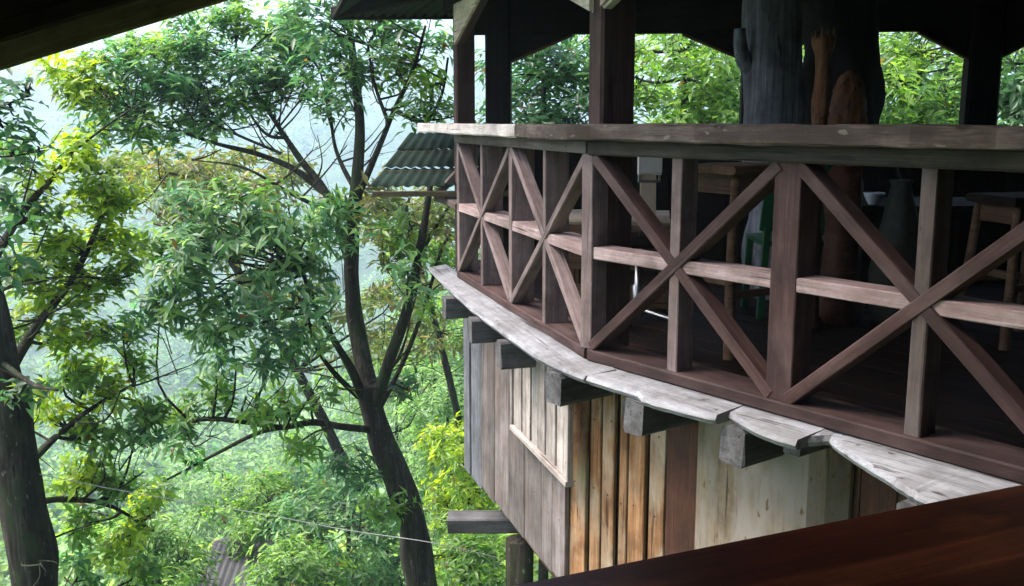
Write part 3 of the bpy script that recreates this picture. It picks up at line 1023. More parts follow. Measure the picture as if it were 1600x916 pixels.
# table with urn, bowl and plate
tb = ony(1450, 400, 6.1); tb.z = 0
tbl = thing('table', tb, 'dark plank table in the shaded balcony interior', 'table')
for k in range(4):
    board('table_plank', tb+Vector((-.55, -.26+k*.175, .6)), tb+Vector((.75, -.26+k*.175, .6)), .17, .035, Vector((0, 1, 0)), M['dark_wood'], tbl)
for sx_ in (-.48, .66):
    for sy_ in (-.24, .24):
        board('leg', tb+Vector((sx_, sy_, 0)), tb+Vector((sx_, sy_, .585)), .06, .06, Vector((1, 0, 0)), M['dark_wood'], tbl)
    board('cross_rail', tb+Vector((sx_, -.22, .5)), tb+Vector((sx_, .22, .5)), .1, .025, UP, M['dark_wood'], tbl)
u0 = ony(1406, 330, 5.35)
urn = lathe('vase', [(.09, .0), (.11, .03), (.13, .15), (.135, .3), (.125, .42), (.1, .56), (.07, .68), (.05, .76), (.06, .79)], M['clay'], None, (u0.x, u0.y, .0), 22, .25, 3)
tag(urn, 'tall tapering grey green floor vase in front of the dark table', 'vase')
b0_ = ony(1374, 260, 5.85)
bw = lathe('bowl', [(.03, 0), (.035, .008), (.055, .05), (.062, .07), (.058, .07)], M['ceramic'], None, (b0_.x-.02, b0_.y, .618), 18)
tag(bw, 'small pale bowl on the dark balcony table near the carved figures', 'bowl')
b0_ = ony(1560, 300, 6.15)
bw = lathe('plate', [(.05, 0), (.055, .006), (.1, .018), (.102, .022), (.06, .012)], M['ceramic'], None, (b0_.x, b0_.y, .618), 20)
tag(bw, 'shallow bluish plate on the dark balcony table', 'plate')

# ------------------------------------------------------------------ the viewer's own deck: handrail, floor, roof eave
HZ = .65
h0_, h1_ = onz(780, 916, HZ), onz(1600, 755, HZ)
hu = (h1_-h0_).normalized()
hn = Vector((hu.y, -hu.x, 0))
if hn.y > 0: hn = -hn                                  # towards the viewer
hr = thing('handrail', (h0_+hu*.4)+Vector((0, 0, -1.1)), 'broad dark red varnished wooden handrail in the foreground', 'handrail')
board('rail_plank', h0_-hu*1.2+hn*.13-UP*.03, h1_+hu*1.4+hn*.13-UP*.03, .26, .06, hn, M['handrail'], hr, seg=14, wob=.001, ch=.004)
for t in (-.9, .35, 1.6):
    q = h0_+hu*t+hn*.13
    board('post', Vector((q.x, q.y, -.5)), Vector((q.x, q.y, HZ-.055)), .09, .09, hn, M['handrail'], hr)
board('lower_rail', h0_-hu*1.1+hn*.13-UP*.75, h1_+hu*1.3+hn*.13-UP*.75, .08, .05, UP, M['handrail'], hr)
vd = thing('viewing_deck', (0, -.6, float(terr(0, -.6))), 'dark timber viewing deck floor on stilts', 'deck')
for k in range(18):
    q = h0_+hu*.3+hn*(.02+.19*k)
    board('floor_plank', Vector((q.x, q.y, -.49))-hu*1.7, Vector((q.x, q.y, -.49))+hu*1.9, .185, .04, hn, M['dark_wood'], vd)
for t, s in ((-1.2, .2), (1.8, .2), (-1.2, 3.0), (1.8, 3.0)):
    q = h0_+hu*t+hn*s
    g = float(terr(q.x, q.y))-.3
    tube_obj('stilt', [(q.x, q.y, g), (q.x, q.y, (g-.5)/2), (q.x, q.y, -.5)], .09, .085, M['bark'], vd, n=3)
# roof over the viewer: its rake edge shows at the upper left
RY = 2.5
e0, e1 = ony(0, 107, RY), ony(345, 1, RY)
sl = (e1-e0).normalized()
er = thing('eave_roof', (e0.x+1.5, .6, -.47), 'dark roof eave with mossy edge board over the viewing deck', 'roof')
ra, rb = e0-sl*.55, e0+sl*3.6
board('edge_board', ra+Vector((0, 0, .035)), rb+Vector((0, 0, .035)), .075, .03, sl.cross(Vector((0, 1, 0))), M['eave_board'], er, seg=6, wob=.002)
board('edge_board', ra+Vector((0, -.04, .1)), rb+Vector((0, -.04, .1)), .09, .03, sl.cross(Vector((0, 1, 0))), M['dark_wood'], er)
upn = sl.cross(Vector((0, 1, 0)));
if upn.z < 0: upn = -upn
for k in range(10):
    y0 = RY-.02-k*.45
    c0 = ra+upn*.16; c1 = rb+upn*.16
    board('roof_board', Vector((c0.x, y0-.225, c0.z)), Vector((c1.x, y0-.225, c1.z)), .445, .03, Vector((0, 1, 0)), M['dark_wood'], er)
for (xx, yy) in ((-1.6, .45), (1.9, -.3), (-1.6, -1.9), (1.9, -1.9)):
    t = (xx-ra.x)/sl.x
    zt = ra.z+sl.z*t+.15
    board('roof_post', Vector((xx, yy, -.47)), Vector((xx, yy, zt)), .1, .1, Vector((1, 0, 0)), M['dark_wood'], er)
    board('tie', Vector((xx, yy-.1, zt-.02)), Vector((xx, RY-.2 if yy > -1 else yy+.3, zt-.02)), .08, .05, UP, M['dark_wood'], er)

# the cabin behind the viewer: unseen plank walls and roof added to darken the balcony
blocker = thing('light_blocker', (2.0, -2.6, float(terr(2.0, -2.6))), 'added dark plank cabin behind the viewing deck', 'blocker')
for (a, b) in ((Vector((-2.3, -2.6)), Vector((4.2, -2.6))), (Vector((4.2, -2.6)), Vector((4.35, .55))), (Vector((4.35, .55)), Vector((3.55, 1.1)))):
    n = max(2, int((b-a).length/.3))
    for k in range(n):
        q = a+(b-a)*((k+.5)/n)
        board('wall_plank', v3(q, float(terr(q.x, q.y))-.2), v3(q, 2.9), (b-a).length/n-.004, .03, (b-a).to_3d(), M['dark_wood'], blocker)
for k in range(9):
    x = 1.75+k*.36
    board('roof_plank', Vector((x, -2.9, 2.92)), Vector((x, 1.4-.1*max(0, k-5), 2.92)), .355, .03, Vector((1, 0, 0)), M['dark_wood'], blocker)

# ------------------------------------------------------------------ foliage
PAL = {
    'deep': [(0.0336, 0.0952, 0.0403), (0.0504, 0.129, 0.0504), (0.0784, 0.179, 0.0672)],
    'blue': [(0.0504, 0.14, 0.0672), (0.0896, 0.213, 0.0952), (0.146, 0.291, 0.129), (0.084, 0.202, 0.0616), (0.213, 0.358, 0.123)],
    'mid': [(0.0672, 0.162, 0.0336), (0.112, 0.241, 0.0504), (0.19, 0.336, 0.0728)],
    'lime': [(0.168, 0.302, 0.028), (0.269, 0.403, 0.0392), (0.37, 0.493, 0.056), (0.112, 0.224, 0.0336)],
    'olive': [(0.084, 0.123, 0.0336), (0.146, 0.19, 0.0448), (0.134, 0.202, 0.0448), (0.168, 0.157, 0.0504)],
    'pale': [(0.146, 0.269, 0.0952), (0.202, 0.336, 0.123), (0.157, 0.302, 0.0896)],
}


def leaf_arrays(centers, axes, k, L, palette, rng, droop=.25, spread=1.0):
    """rosettes of k leaves at each centre -> P, D, Nn, len, col"""
    n = len(centers)
    C_ = np.repeat(centers, k, 0); Ax = np.repeat(axes, k, 0)
    v = rng.normal(size=(n*k, 3))
    v -= Ax*np.sum(v*Ax, 1, keepdims=True)
    v /= np.linalg.norm(v, axis=1, keepdims=True)+1e-9
    D = v*spread + Ax*rng.uniform(-.05, .75, (n*k, 1)) + np.array([0, 0, -droop])*rng.uniform(.2, 1.6, (n*k, 1))
    D /= np.linalg.norm(D, axis=1, keepdims=True)
    Nn = Ax + rng.normal(size=(n*k, 3))*.3 + np.array([0, 0, .35])
    Nn -= D*np.sum(Nn*D, 1, keepdims=True)
    Nn /= np.linalg.norm(Nn, axis=1, keepdims=True)+1e-9
    Ls = L*rng.uniform(.65, 1.25, n*k)
    P = C_ + rng.normal(size=(n*k, 3))*L*.2 + Ax*L*rng.uniform(-1.0, .4, (n*k, 1))
    Ls = Ls*np.where(rng.uniform(size=n*k) < .15, .55, 1.0)
    pal = np.array(palette)
    w = np.repeat(rng.integers(0, len(pal), n), k)
    cols = pal[w]*rng.uniform(.7, 1.3, (n*k, 1))
    dead = rng.uniform(size=n*k) < .008
    cols[dead] = np.array([.2, .13, .04])*rng.uniform(.6, 1.2, (int(dead.sum()), 1))
    return P, D, Nn, Ls, cols


def leaf_mesh(name, P, D, Nn, Ls, cols, mat, wr=.3, simple_=False):
    n = len(P)
    S = np.cross(D, Nn)
    W = (Ls*wr)[:, None]; Lc = Ls[:, None]
    lft = P + D*Lc*.42 - S*W*.5 + Nn*W*.22
    rgt = P + D*Lc*.42 + S*W*.5 + Nn*W*.22
    tip = P + D*Lc - Nn*Lc*.16
    if simple_:
        V = np.stack([P, lft, tip, rgt], 1).reshape(-1, 3); kv = 4
        T = np.array([0, 1, 2, 0, 2, 3])
    else:
        mid = P + D*Lc*.5 - Nn*Lc*.01
        V = np.stack([P, lft, tip, rgt, mid], 1).reshape(-1, 3); kv = 5
        T = np.array([0, 1, 4, 1, 2, 4, 4, 2, 3, 0, 4, 3])
    loops = (np.arange(n)[:, None]*kv + T[None, :]).reshape(-1)
    c4 = np.concatenate([np.repeat(cols, kv, 0), np.ones((n*kv, 1))], 1)
    return np_mesh(name, V, loops, 3, mat, c4)


def clumps(center, rad, n, rng, shell=.55):
    v = rng.normal(size=(n, 3)); v /= np.linalg.norm(v, axis=1, keepdims=True)
    r = rng.uniform(shell**2, 1, (n, 1))**.5
    return np.array(center) + v*r*np.array(rad)


def rosettes(cc, cr, n, rng, out_from=None, up=.7):
    """n rosettes on the upper outer side of each clump"""
    m = len(cc)
    v = rng.normal(size=(m*n, 3)); v[:, 2] = np.abs(v[:, 2])*.9 - .25
    v /= np.linalg.norm(v, axis=1, keepdims=True)
    C_ = np.repeat(cc, n, 0)
    p = C_ + v*cr*rng.uniform(.45, 1.05, (m*n, 1))*np.array([1, 1, .62])
    ax = v*.7 + np.array([0, 0, up])
    if out_from is not None:
        o = C_ - out_from; o /= np.linalg.norm(o, axis=1, keepdims=True)+1e-9
        ax = ax + o*.35
    ax /= np.linalg.norm(ax, axis=1, keepdims=True)
    return p, ax


LEAFV = {}


def leaf_protos(pal, wr):
    key = (pal, wr)
    if key not in LEAFV:
        out = []
        for c in PAL[pal]:
            for s in (.85, 1.15):
                out.append(leaf_mesh('leaf', np.zeros((1, 3)), np.array([[1., 0, 0]]), np.array([[0, 0, 1.]]), np.array([1.0]), np.array([c])*s, M['leaf'], wr))
        LEAFV[key] = out
    return LEAFV[key]


def finish_crown(tree, arrs, pal, wr, single, name='crown', simple_=False):
    P = np.concatenate([a[0] for a in arrs]); D = np.concatenate([a[1] for a in arrs]); Nn = np.concatenate([a[2] for a in arrs])
    Ls = np.concatenate([a[3] for a in arrs]); cols = np.concatenate([a[4] for a in arrs])
    idx = np.arange(len(P))
    if single:
        near = np.argsort((P**2).sum(1)-Ls*0)[:single*6]
        # take the ones that show largest from here, spread over the nearest part of the crown
        pick = np.random.default_rng(3).choice(near, single, replace=False)
    else:
        pick = np.array([], int)
    keep = np.setdiff1d(idx, pick)
    me = leaf_mesh('crown', P[keep], D[keep], Nn[keep], Ls[keep], cols[keep], M['leaf'], wr, simple_)
    cr = put(bpy.data.objects.new(name, me), tree)
    cr['kind'] = 'stuff'
    if single:
        protos = leaf_protos(pal, wr)
        for j, i in enumerate(pick):
            S = np.cross(D[i], Nn[i])
            Mx = Matrix(((D[i][0]*Ls[i], -S[0]*Ls[i], Nn[i][0]*Ls[i], P[i][0]), (D[i][1]*Ls[i], -S[1]*Ls[i], Nn[i][1]*Ls[i], P[i][1]), (D[i][2]*Ls[i], -S[2]*Ls[i], Nn[i][2]*Ls[i], P[i][2]), (0, 0, 0, 1)))
            put(bpy.data.objects.new('leaf', protos[j % len(protos)]), cr, Mx)
    return cr


def twig_mesh(tree, segs, mat, name='twigs'):
    V, Q = [], []
    for a, b, r0, r1 in segs:
        a, b = np.array(a), np.array(b)
        d = b-a
        m = a + d*.5 + RNG.normal(size=3)*np.linalg.norm(d)*.09 + np.array([0, 0, -.04*np.linalg.norm(d)])
        P = catmull([a, m, b], 3)
        v, q = tube(P, np.linspace(r0, r1, len(P)), 4)
        Q += [x+len(V) for x in q]; V += list(v)
    if not V: return
    o = put(bpy.data.objects.new(name, np_mesh(name, V, Q, 4, mat, smooth=True)), tree)
    o['kind'] = 'stuff'


def big_tree(name, label, base, limbs, clusters, L, k, wr, single, pal0, seed, bark=None, dens=.85, group=None, slim=.8, sprays=0):
    """limbs: list of (points, r0, r1); clusters: (centre, radii, n_clumps, clump_r, rosettes, palette)"""
    rng = np.random.default_rng(seed)
    bark = bark or M['bark']
    tree = thing(name, base, label, 'tree', group)
    skel = []
    for i, (pts, r0, r1) in enumerate(limbs):
        if i and slim != 1.0:
            r0, r1 = r0*slim, r1*slim
        o, P = tube_obj('trunk' if i == 0 else 'limb', pts, r0, r1, bark, tree, n=7, sides=12 if i == 0 else 8, rough=.28, seed=i*1.7)
        skel.append(P[1:] if i else P[len(P)//4:])
    S = np.concatenate(skel)
    segs, arrs = [], []
    allc = np.array([c[0] for c in clusters])
    mean = allc.mean(0)
    for (c, rad, nc, cr, nr, pal) in clusters:
        c = np.array(c, float)
        w = np.linalg.norm(S-c, axis=1) + 4*np.clip(S[:, 2]-c[2]-.1, 0, None)
        s = S[np.argmin(w)]
        segs.append((s, c, .016, .008))
        cc = clumps(c, rad, max(1, int(round(nc*dens))), rng, .3)
        for q in cc:
            f = rng.uniform(.25, 1)
            a = s + (c-s)*f if np.linalg.norm(c-s) > .12 else s
            segs.append((a, q, .007, .003))
        p, ax = rosettes(cc, cr, nr, rng, mean)
        arrs.append(leaf_arrays(p, ax, k, L, PAL[pal], rng))
    for k_ in range(sprays):          # bare side branches that fork twice
        s = S[rng.integers(0, len(S))]
        d = rng.normal(size=3); d[2] = abs(d[2])*.7+.1; d /= np.linalg.norm(d)
        ln = rng.uniform(.3, .75)
        e = s + d*ln
        segs.append((s, e, .011, .005))
        for q_ in range(3):
            f = s + (e-s)*rng.uniform(.4, 1)
            d2 = d + rng.normal(size=3)*.6; d2 /= np.linalg.norm(d2)
            segs.append((f, f + d2*ln*rng.uniform(.4, .8), .005, .002))
    twig_mesh(tree, segs, bark)
    finish_crown(tree, arrs, pal0, wr, single)
    return tree


def T(px, py, y): return tuple(ony(px, py, y))


Y1 = 9.5
base = ony(672, 1010, Y1+.2)
gz = float(terr(base.x+.2, base.y))
limbs1 = [
    ([(base.x+.25, base.y+.1, gz-.2), (base.x+.15, base.y, gz*.5+base.z*.5), T(668, 960, Y1), T(655, 880, Y1), T(640, 800, Y1-.05), T(608, 722, Y1-.1), T(585, 655, Y1-.1), T(574, 600, Y1-.1)], .195, .11),
    ([T(578, 612, Y1-.1), T(560, 530, Y1), T(549, 440, Y1+.05), T(550, 370, Y1), T(557, 290, Y1), T(563, 210, Y1), T(557, 140, Y1+.1), T(548, 60, Y1+.2), T(540, -30, Y1+.3)], .115, .035),
    ([T(584, 650, Y1-.1), T(606, 570, Y1-.3), T(638, 480, Y1-.4), T(654, 400, Y1-.5), T(666, 330, Y1-.6), T(676, 270, Y1-.5)], .085, .03),
    ([T(592, 640, Y1-.1), T(628, 570, Y1+.2), T(652, 510, Y1+.3), T(672, 450, Y1+.3), T(690, 390, Y1+.3), T(704, 366, Y1+.4)], .035, .016),
    ([T(576, 640, Y1-.1), T(548, 575, Y1-.3), T(520, 530, Y1-.5), T(495, 480, Y1-.6), T(470, 420, Y1-.7)], .06, .02),
    ([T(560, 620, Y1-.2), T(520, 580, Y1-.5), T(490, 535, Y1-.7), T(480, 480, Y1-.8)], .035, .012),
    ([T(586, 672, Y1-.1), T(540, 668, Y1-.4), T(490, 660, Y1-.6), T(440, 668, Y1-.8), T(385, 660, Y1-1), T(325, 655, Y1-1.1), T(280, 668, Y1-1.2), T(232, 700, Y1-1.3)], .05, .012),
    ([T(452, 666, Y1-.8), T(405, 676, Y1-.7), T(340, 708, Y1-.7), T(270, 745, Y1-.8), T(190, 785, Y1-.8)], .03, .009),
    ([T(549, 420, Y1), T(528, 350, Y1+.1), T(505, 295, Y1+.2), T(470, 250, Y1+.4), T(440, 205, Y1+.5), T(410, 160, Y1+.5), T(370, 100, Y1+.5)], .06, .018),
    ([T(505, 300, Y1+.2), T(460, 265, Y1+.3), T(400, 240, Y1+.4), T(340, 225, Y1+.3), T(285, 207, Y1+.2), T(210, 180, Y1+.1)], .042, .014),
    ([T(450, 215, Y1+.5), T(420, 212, Y1+.4), T(395, 185, Y1+.4), T(375, 140, Y1+.3)], .025, .012),
    ([T(520, 335, Y1+.1), T(450, 300, Y1-.1), T(380, 262, Y1-.2), T(300, 250, Y1-.2)], .028, .008),
    ([T(440, 240, Y1+.3), T(380, 215, Y1+.3), T(330, 190, Y1+.2), T(300, 160, Y1+.2)], .02, .008),
    ([T(557, 310, Y1), T(588, 240, Y1-.2), T(615, 175, Y1-.4), T(645, 110, Y1-.6), T(665, 40, Y1-.7)], .045, .014),
    ([T(614, 170, Y1-.4), T(640, 185, Y1-.6), T(664, 190, Y1-.7), T(690, 150, Y1-.7), T(700, 90, Y1-.7)], .025, .012),
    ([T(606, 190, Y1-.4), T(585, 130, Y1-.3), T(575, 70, Y1-.3)], .025, .01),
    ([T(556, 300, Y1), T(525, 235, Y1+.3), T(515, 170, Y1+.4), T(500, 110, Y1+.5)], .03, .012),
    ([T(655, 400, Y1-.5), T(690, 340, Y1-.3), T(720, 300, Y1-.2)], .03, .012),
    ([T(600, 590, Y1-.2), T(625, 555, Y1-.5), T(640, 500, Y1-.7), T(635, 450, Y1-.8)], .02, .008),
]
cl1 = []


def addc(px, py, dy, r, nc, pal, nr=8, flat=.8, cr=.19, lst=cl1, Y=Y1):
    rr = r*Y/FPX
    lst.append((T(px, py, Y+dy), (rr, rr*1.1, rr*flat), nc, cr, nr, pal))


for (x, y, dy, r, nc, pal) in [
    (110, 120, -1.6, 50, 8, 'lime'), (150, 150, -1.4, 55, 9, 'lime'), (185, 110, -1.3, 60, 9, 'blue'), (230, 150, -1.4, 62, 11, 'blue'), (170, 195, -1.5, 40, 6, 'blue'),
    (250, 90, -1.2, 60, 9, 'mid'), (290, 130, -1.2, 60, 10, 'blue'), (330, 175, -1.2, 50, 7, 'blue'), (300, 55, -1, 60, 9, 'blue'), (360, 80, -1, 65, 10, 'blue'),
    (350, 20, -.8, 60, 8, 'mid'), (410, 120, -1, 60, 9, 'blue'), (380, 170, -1.1, 45, 6, 'mid'), (430, 40, -.8, 60, 9, 'blue'), (470, 90, -.6, 55, 8, 'blue'),
    (455, 150, -.7, 45, 5, 'mid'), (500, 30, -.4, 60, 8, 'blue'), (530, 95, 0, 55, 8, 'deep'), (560, 140, -.1, 45, 4, 'blue'), (590, 70, -.3, 50, 6, 'deep'),
    (620, 110, -.4, 45, 5, 'mid'), (650, 70, -.5, 50, 5, 'blue'), (680, 130, -.6, 40, 4, 'mid'), (660, 165, -.6, 35, 3, 'blue'), (520, 150, .2, 40, 3, 'deep'),
    (230, 200, -1.4, 40, 5, 'mid'), (290, 200, -1.3, 38, 4, 'blue'), (600, 20, -.2, 45, 6, 'mid'),
    # middle mass
    (240, 350, -1.2, 45, 6, 'mid'), (300, 330, -1, 50, 7, 'blue'), (350, 340, -1, 55, 9, 'blue'), (400, 320, -.9, 50, 8, 'mid'), (450, 325, -.7, 50, 8, 'blue'), (500, 345, -.5, 45, 7, 'blue'),
    (535, 330, -.2, 40, 5, 'mid'), (290, 390, -1.2, 55, 8, 'blue'), (350, 400, -1.2, 60, 10, 'blue'), (420, 385, -1, 60, 11, 'blue'), (480, 400, -.8, 55, 9, 'blue'), (530, 390, -.4, 35, 4, 'blue'),
    (270, 440, -1.2, 45, 6, 'blue'), (330, 450, -1.2, 50, 8, 'mid'), (400, 450, -1.1, 55, 9, 'blue'), (460, 460, -.9, 50, 7, 'blue'), (380, 500, -1.1, 55, 8, 'blue'), (430, 520, -1, 40, 4, 'blue'),
    (340, 520, -1.2, 40, 5, 'blue'), (370, 560, -1.1, 45, 4, 'blue'), (420, 580, -1, 40, 4, 'blue'), (340, 600, -1.1, 45, 4, 'blue'), (385, 620, -1.1, 35, 3, 'mid'), (490, 510, -.8, 30, 3, 'blue'),
    (250, 490, -1.3, 30, 3, 'deep'),
    # sparse right
    (600, 330, -.2, 40, 4, 'olive'), (640, 345, -.5, 42, 4, 'mid'), (690, 335, -.3, 30, 2, 'olive'), (615, 400, -.3, 30, 3, 'olive'), (690, 400, .2, 25, 2, 'mid'), (640, 430, -.7, 24, 2, 'blue'), (665, 470, .3, 20, 1, 'mid'),
    # sparse low
    (450, 640, -.8, 35, 3, 'mid'), (500, 620, -.6, 30, 2, 'mid'), (320, 650, -1.1, 35, 3, 'mid'), (265, 690, -1.2, 40, 3, 'blue'), (215, 760, -.8, 40, 3, 'mid'), (300, 720, -.8, 22, 1, 'blue'), (470, 690, -.6, 25, 2, 'mid'), (540, 740, -.3, 30, 3, 'deep'), (600, 790, -.3, 28, 3, 'mid'), (640, 610, .2, 22, 2, 'deep')]:
    addc(x, y, dy + (1.5 if y < 206 and x < 500 else 0), r*(1.15 if 300 < y < 640 else 1.0), max(1, round(nc*(.62 if 300 < y < 640 and x < 560 else .95))), pal)
big_tree('forked_tree', 'tall forked tree with twisting dark trunk beside the balcony', (base.x+.25, base.y+.1, gz), limbs1, cl1, .15, 7, .29, 300, 'blue', 21, sprays=70)

# --- left tree with the thick dark trunk
Y2 = 6.4
tb2 = ony(66, 980, Y2)
g2 = float(terr(tb2.x+.2, Y2))
limbs2 = [
    ([(tb2.x+.45, Y2, g2-.2), (tb2.x+.2, Y2, (g2+tb2.z)/2), T(66, 980, Y2), T(48, 850, Y2), T(26, 720, Y2), T(0, 580, Y2), T(-30, 450, Y2), T(-70, 330, Y2), T(-110, 180, Y2)], .185, .1),
    ([T(5, 600, Y2), T(50, 520, Y2+.4), T(110, 440, Y2+.7), T(150, 360, Y2+.9), T(180, 280, Y2+1)], .04, .012),
    ([T(-30, 440, Y2), T(30, 340, Y2+.4), T(80, 280, Y2+.6), T(110, 240, Y2+.7)], .035, .01),
    ([T(30, 740, Y2), T(80, 690, Y2+.5), T(140, 640, Y2+.8), T(210, 600, Y2+1)], .035, .01),
    ([T(38, 790, Y2), T(100, 780, Y2+.6), T(170, 790, Y2+.9), T(240, 830, Y2+1.1)], .03, .01),
    ([T(-5, 560, Y2), T(50, 600, Y2-.4), T(90, 610, Y2-.6)], .02, .008),
]
cl2 = []
for (x, y, dy, r, nc, pal) in [
    (20, 250, .6, 45, 3, 'mid'), (70, 260, .7, 45, 5, 'lime'), (120, 235, .8, 45, 6, 'lime'), (160, 270, .9, 50, 8, 'lime'), (190, 320, 1, 45, 7, 'lime'), (130, 320, .8, 45, 6, 'lime'), (70, 330, .6, 45, 4, 'mid'),
    (20, 330, .5, 40, 3, 'mid'), (180, 380, 1, 50, 8, 'lime'), (120, 390, .8, 50, 8, 'lime'), (60, 400, .6, 45, 6, 'lime'), (20, 420, .4, 30, 3, 'mid'), (205, 430, 1.1, 40, 5, 'mid'), (150, 450, .9, 50, 8, 'lime'),
    (90, 460, .7, 50, 7, 'lime'), (60, 520, .6, 45, 6, 'lime'), (130, 530, .8, 50, 7, 'lime'), (190, 510, 1, 40, 5, 'blue'), (210, 560, 1.1, 35, 3, 'mid'), (100, 590, .8, 50, 7, 'mid'), (160, 610, .9, 50, 7, 'lime'),
    (225, 630, 1.1, 45, 5, 'mid'), (90, 660, .7, 45, 6, 'lime'), (150, 680, .9, 50, 7, 'mid'), (210, 690, 1, 35, 3, 'blue'), (110, 740, .8, 45, 6, 'lime'), (170, 760, .9, 45, 5, 'mid'), (120, 820, .9, 45, 6, 'mid'),
    (190, 840, 1, 50, 6, 'lime'), (240, 800, 1.1, 35, 3, 'lime'), (130, 890, 1, 45, 6, 'blue'), (220, 900, 1.1, 45, 5, 'mid'), (30, 620, -.3, 26, 2, 'deep')]:
    addc(x, y, dy, r, nc, pal, nr=9, cr=.14, lst=cl2, Y=Y2)
big_tree('leaning_tree', 'leaning tree with thick dark trunk and yellow green leaves', (tb2.x+.45, Y2, g2), limbs2, cl2, .105, 6, .36, 300, 'lime', 33, dens=.85, slim=1.0, sprays=25)

# --- hanging sprig close by at the upper left, from a slim sapling out of frame
Y3 = 4.6
sb = ony(-160, 900, Y3); g3 = float(terr(sb.x, Y3))
limbs3 = [
    ([(sb.x, Y3, g3-.2), (sb.x, Y3, (g3+.2)/2), T(-170, 500, Y3), T(-150, 250, Y3), T(-120, 120, Y3)], .06, .02),
    ([T(-155, 260, Y3), T(-80, 190, Y3), T(-10, 170, Y3), T(45, 150, Y3)], .012, .003),
    ([T(-160, 330, Y3), T(-70, 300, Y3), T(0, 310, Y3), T(40, 340, Y3)], .012, .003),
    ([T(-160, 400, Y3), T(-80, 420, Y3), T(-10, 440, Y3), T(30, 400, Y3)], .012, .003),
    ([T(-155, 230, Y3), T(-70, 230, Y3), T(0, 245, Y3), T(70, 235, Y3)], .01, .003)]
cl3 = []
for (x, y, r, nc) in [(40, 130, 26, 2), (15, 165, 24, 3), (-20, 140, 30, 3), (5, 200, 22, 2), (20, 235, 24, 2), (60, 235, 18, 1), (10, 310, 28, 2), (30, 350, 22, 2), (15, 420, 26, 3)]:
    addc(x, y, 0, r, nc, 'deep', nr=3, cr=.08, lst=cl3, Y=Y3)
big_tree('sapling', 'slim sapling with hanging dark leaves under the roof eave', (sb.x, Y3, g3), limbs3, cl3, .085, 5, .42, 60, 'deep', 5, dens=1.0, slim=1.0)


def mid_tree(name, label, px, py, Y, rx, rz, pal, L, nc, nr, seed, k=6, cr=.3, group=None, wr=.34, lean=0.0):
    rng = np.random.default_rng(seed)
    c = ony(px, py, Y)
    gx, gy = c.x + lean, c.y+.3
    g = float(terr(gx, gy))
    tree = thing(name, (gx, gy, g), label, 'tree' if 'tree' in name else 'shrub', group)
    r0 = .04+.035*rx
    top = (c.x, c.y, c.z+rz*.35)
    mid = ((gx+c.x)/2+rng.uniform(-.15, .15), (gy+c.y)/2, (g+c.z)/2)
    o, P = tube_obj('trunk', [(gx, gy, g-.2), mid, (c.x, c.y, c.z-rz*.5), top], r0, r0*.25, M['bark'], tree, n=5, sides=8, rough=.2, seed=seed)
    cc = clumps((c.x, c.y, c.z), (rx, rx*.95, rz), nc, rng, .25)
    low = c.z-rz-g
    if low > .4:
        nl = int(nc*.7)
        tt = rng.uniform(0, 1, (nl, 1)); an = rng.uniform(0, 6.283, nl)
        rr = rx*.75*np.sqrt(rng.uniform(.1, 1, nl))
        lowc = np.stack([c.x+(gx-c.x)*tt[:, 0]+rr*np.cos(an), c.y+(gy-c.y)*tt[:, 0]+rr*np.sin(an), c.z-rz*.5-tt[:, 0]*min(low, 3.5*rz)], 1)
        cc = np.concatenate([cc, lowc])
    S = P[len(P)//3:]
    segs = []
    pool = [S]
    for q in cc[rng.choice(len(cc), min(9, len(cc)), replace=False)]:
        s = S[np.argmin(np.linalg.norm(S-q, axis=1) + 2*np.clip(S[:, 2]-q[2], 0, None))]
        e = s + (q-s)*.75
        segs.append((s, e, r0*.3, r0*.12))
        pool.append(s + (e-s)*np.linspace(.3, 1, 6)[:, None])
    S2 = np.concatenate(pool)
    for q in cc:
        s = S2[np.argmin(np.linalg.norm(S2-q, axis=1))]
        segs.append((s, q, r0*.1, .004))
    twig_mesh(tree, segs, M['bark'])
    p, ax = rosettes(cc, cr, nr, rng, np.array(c))
    finish_crown(tree, [leaf_arrays(p, ax, k, L, PAL[pal], rng)], pal, wr, 0, simple_=True)
    return tree


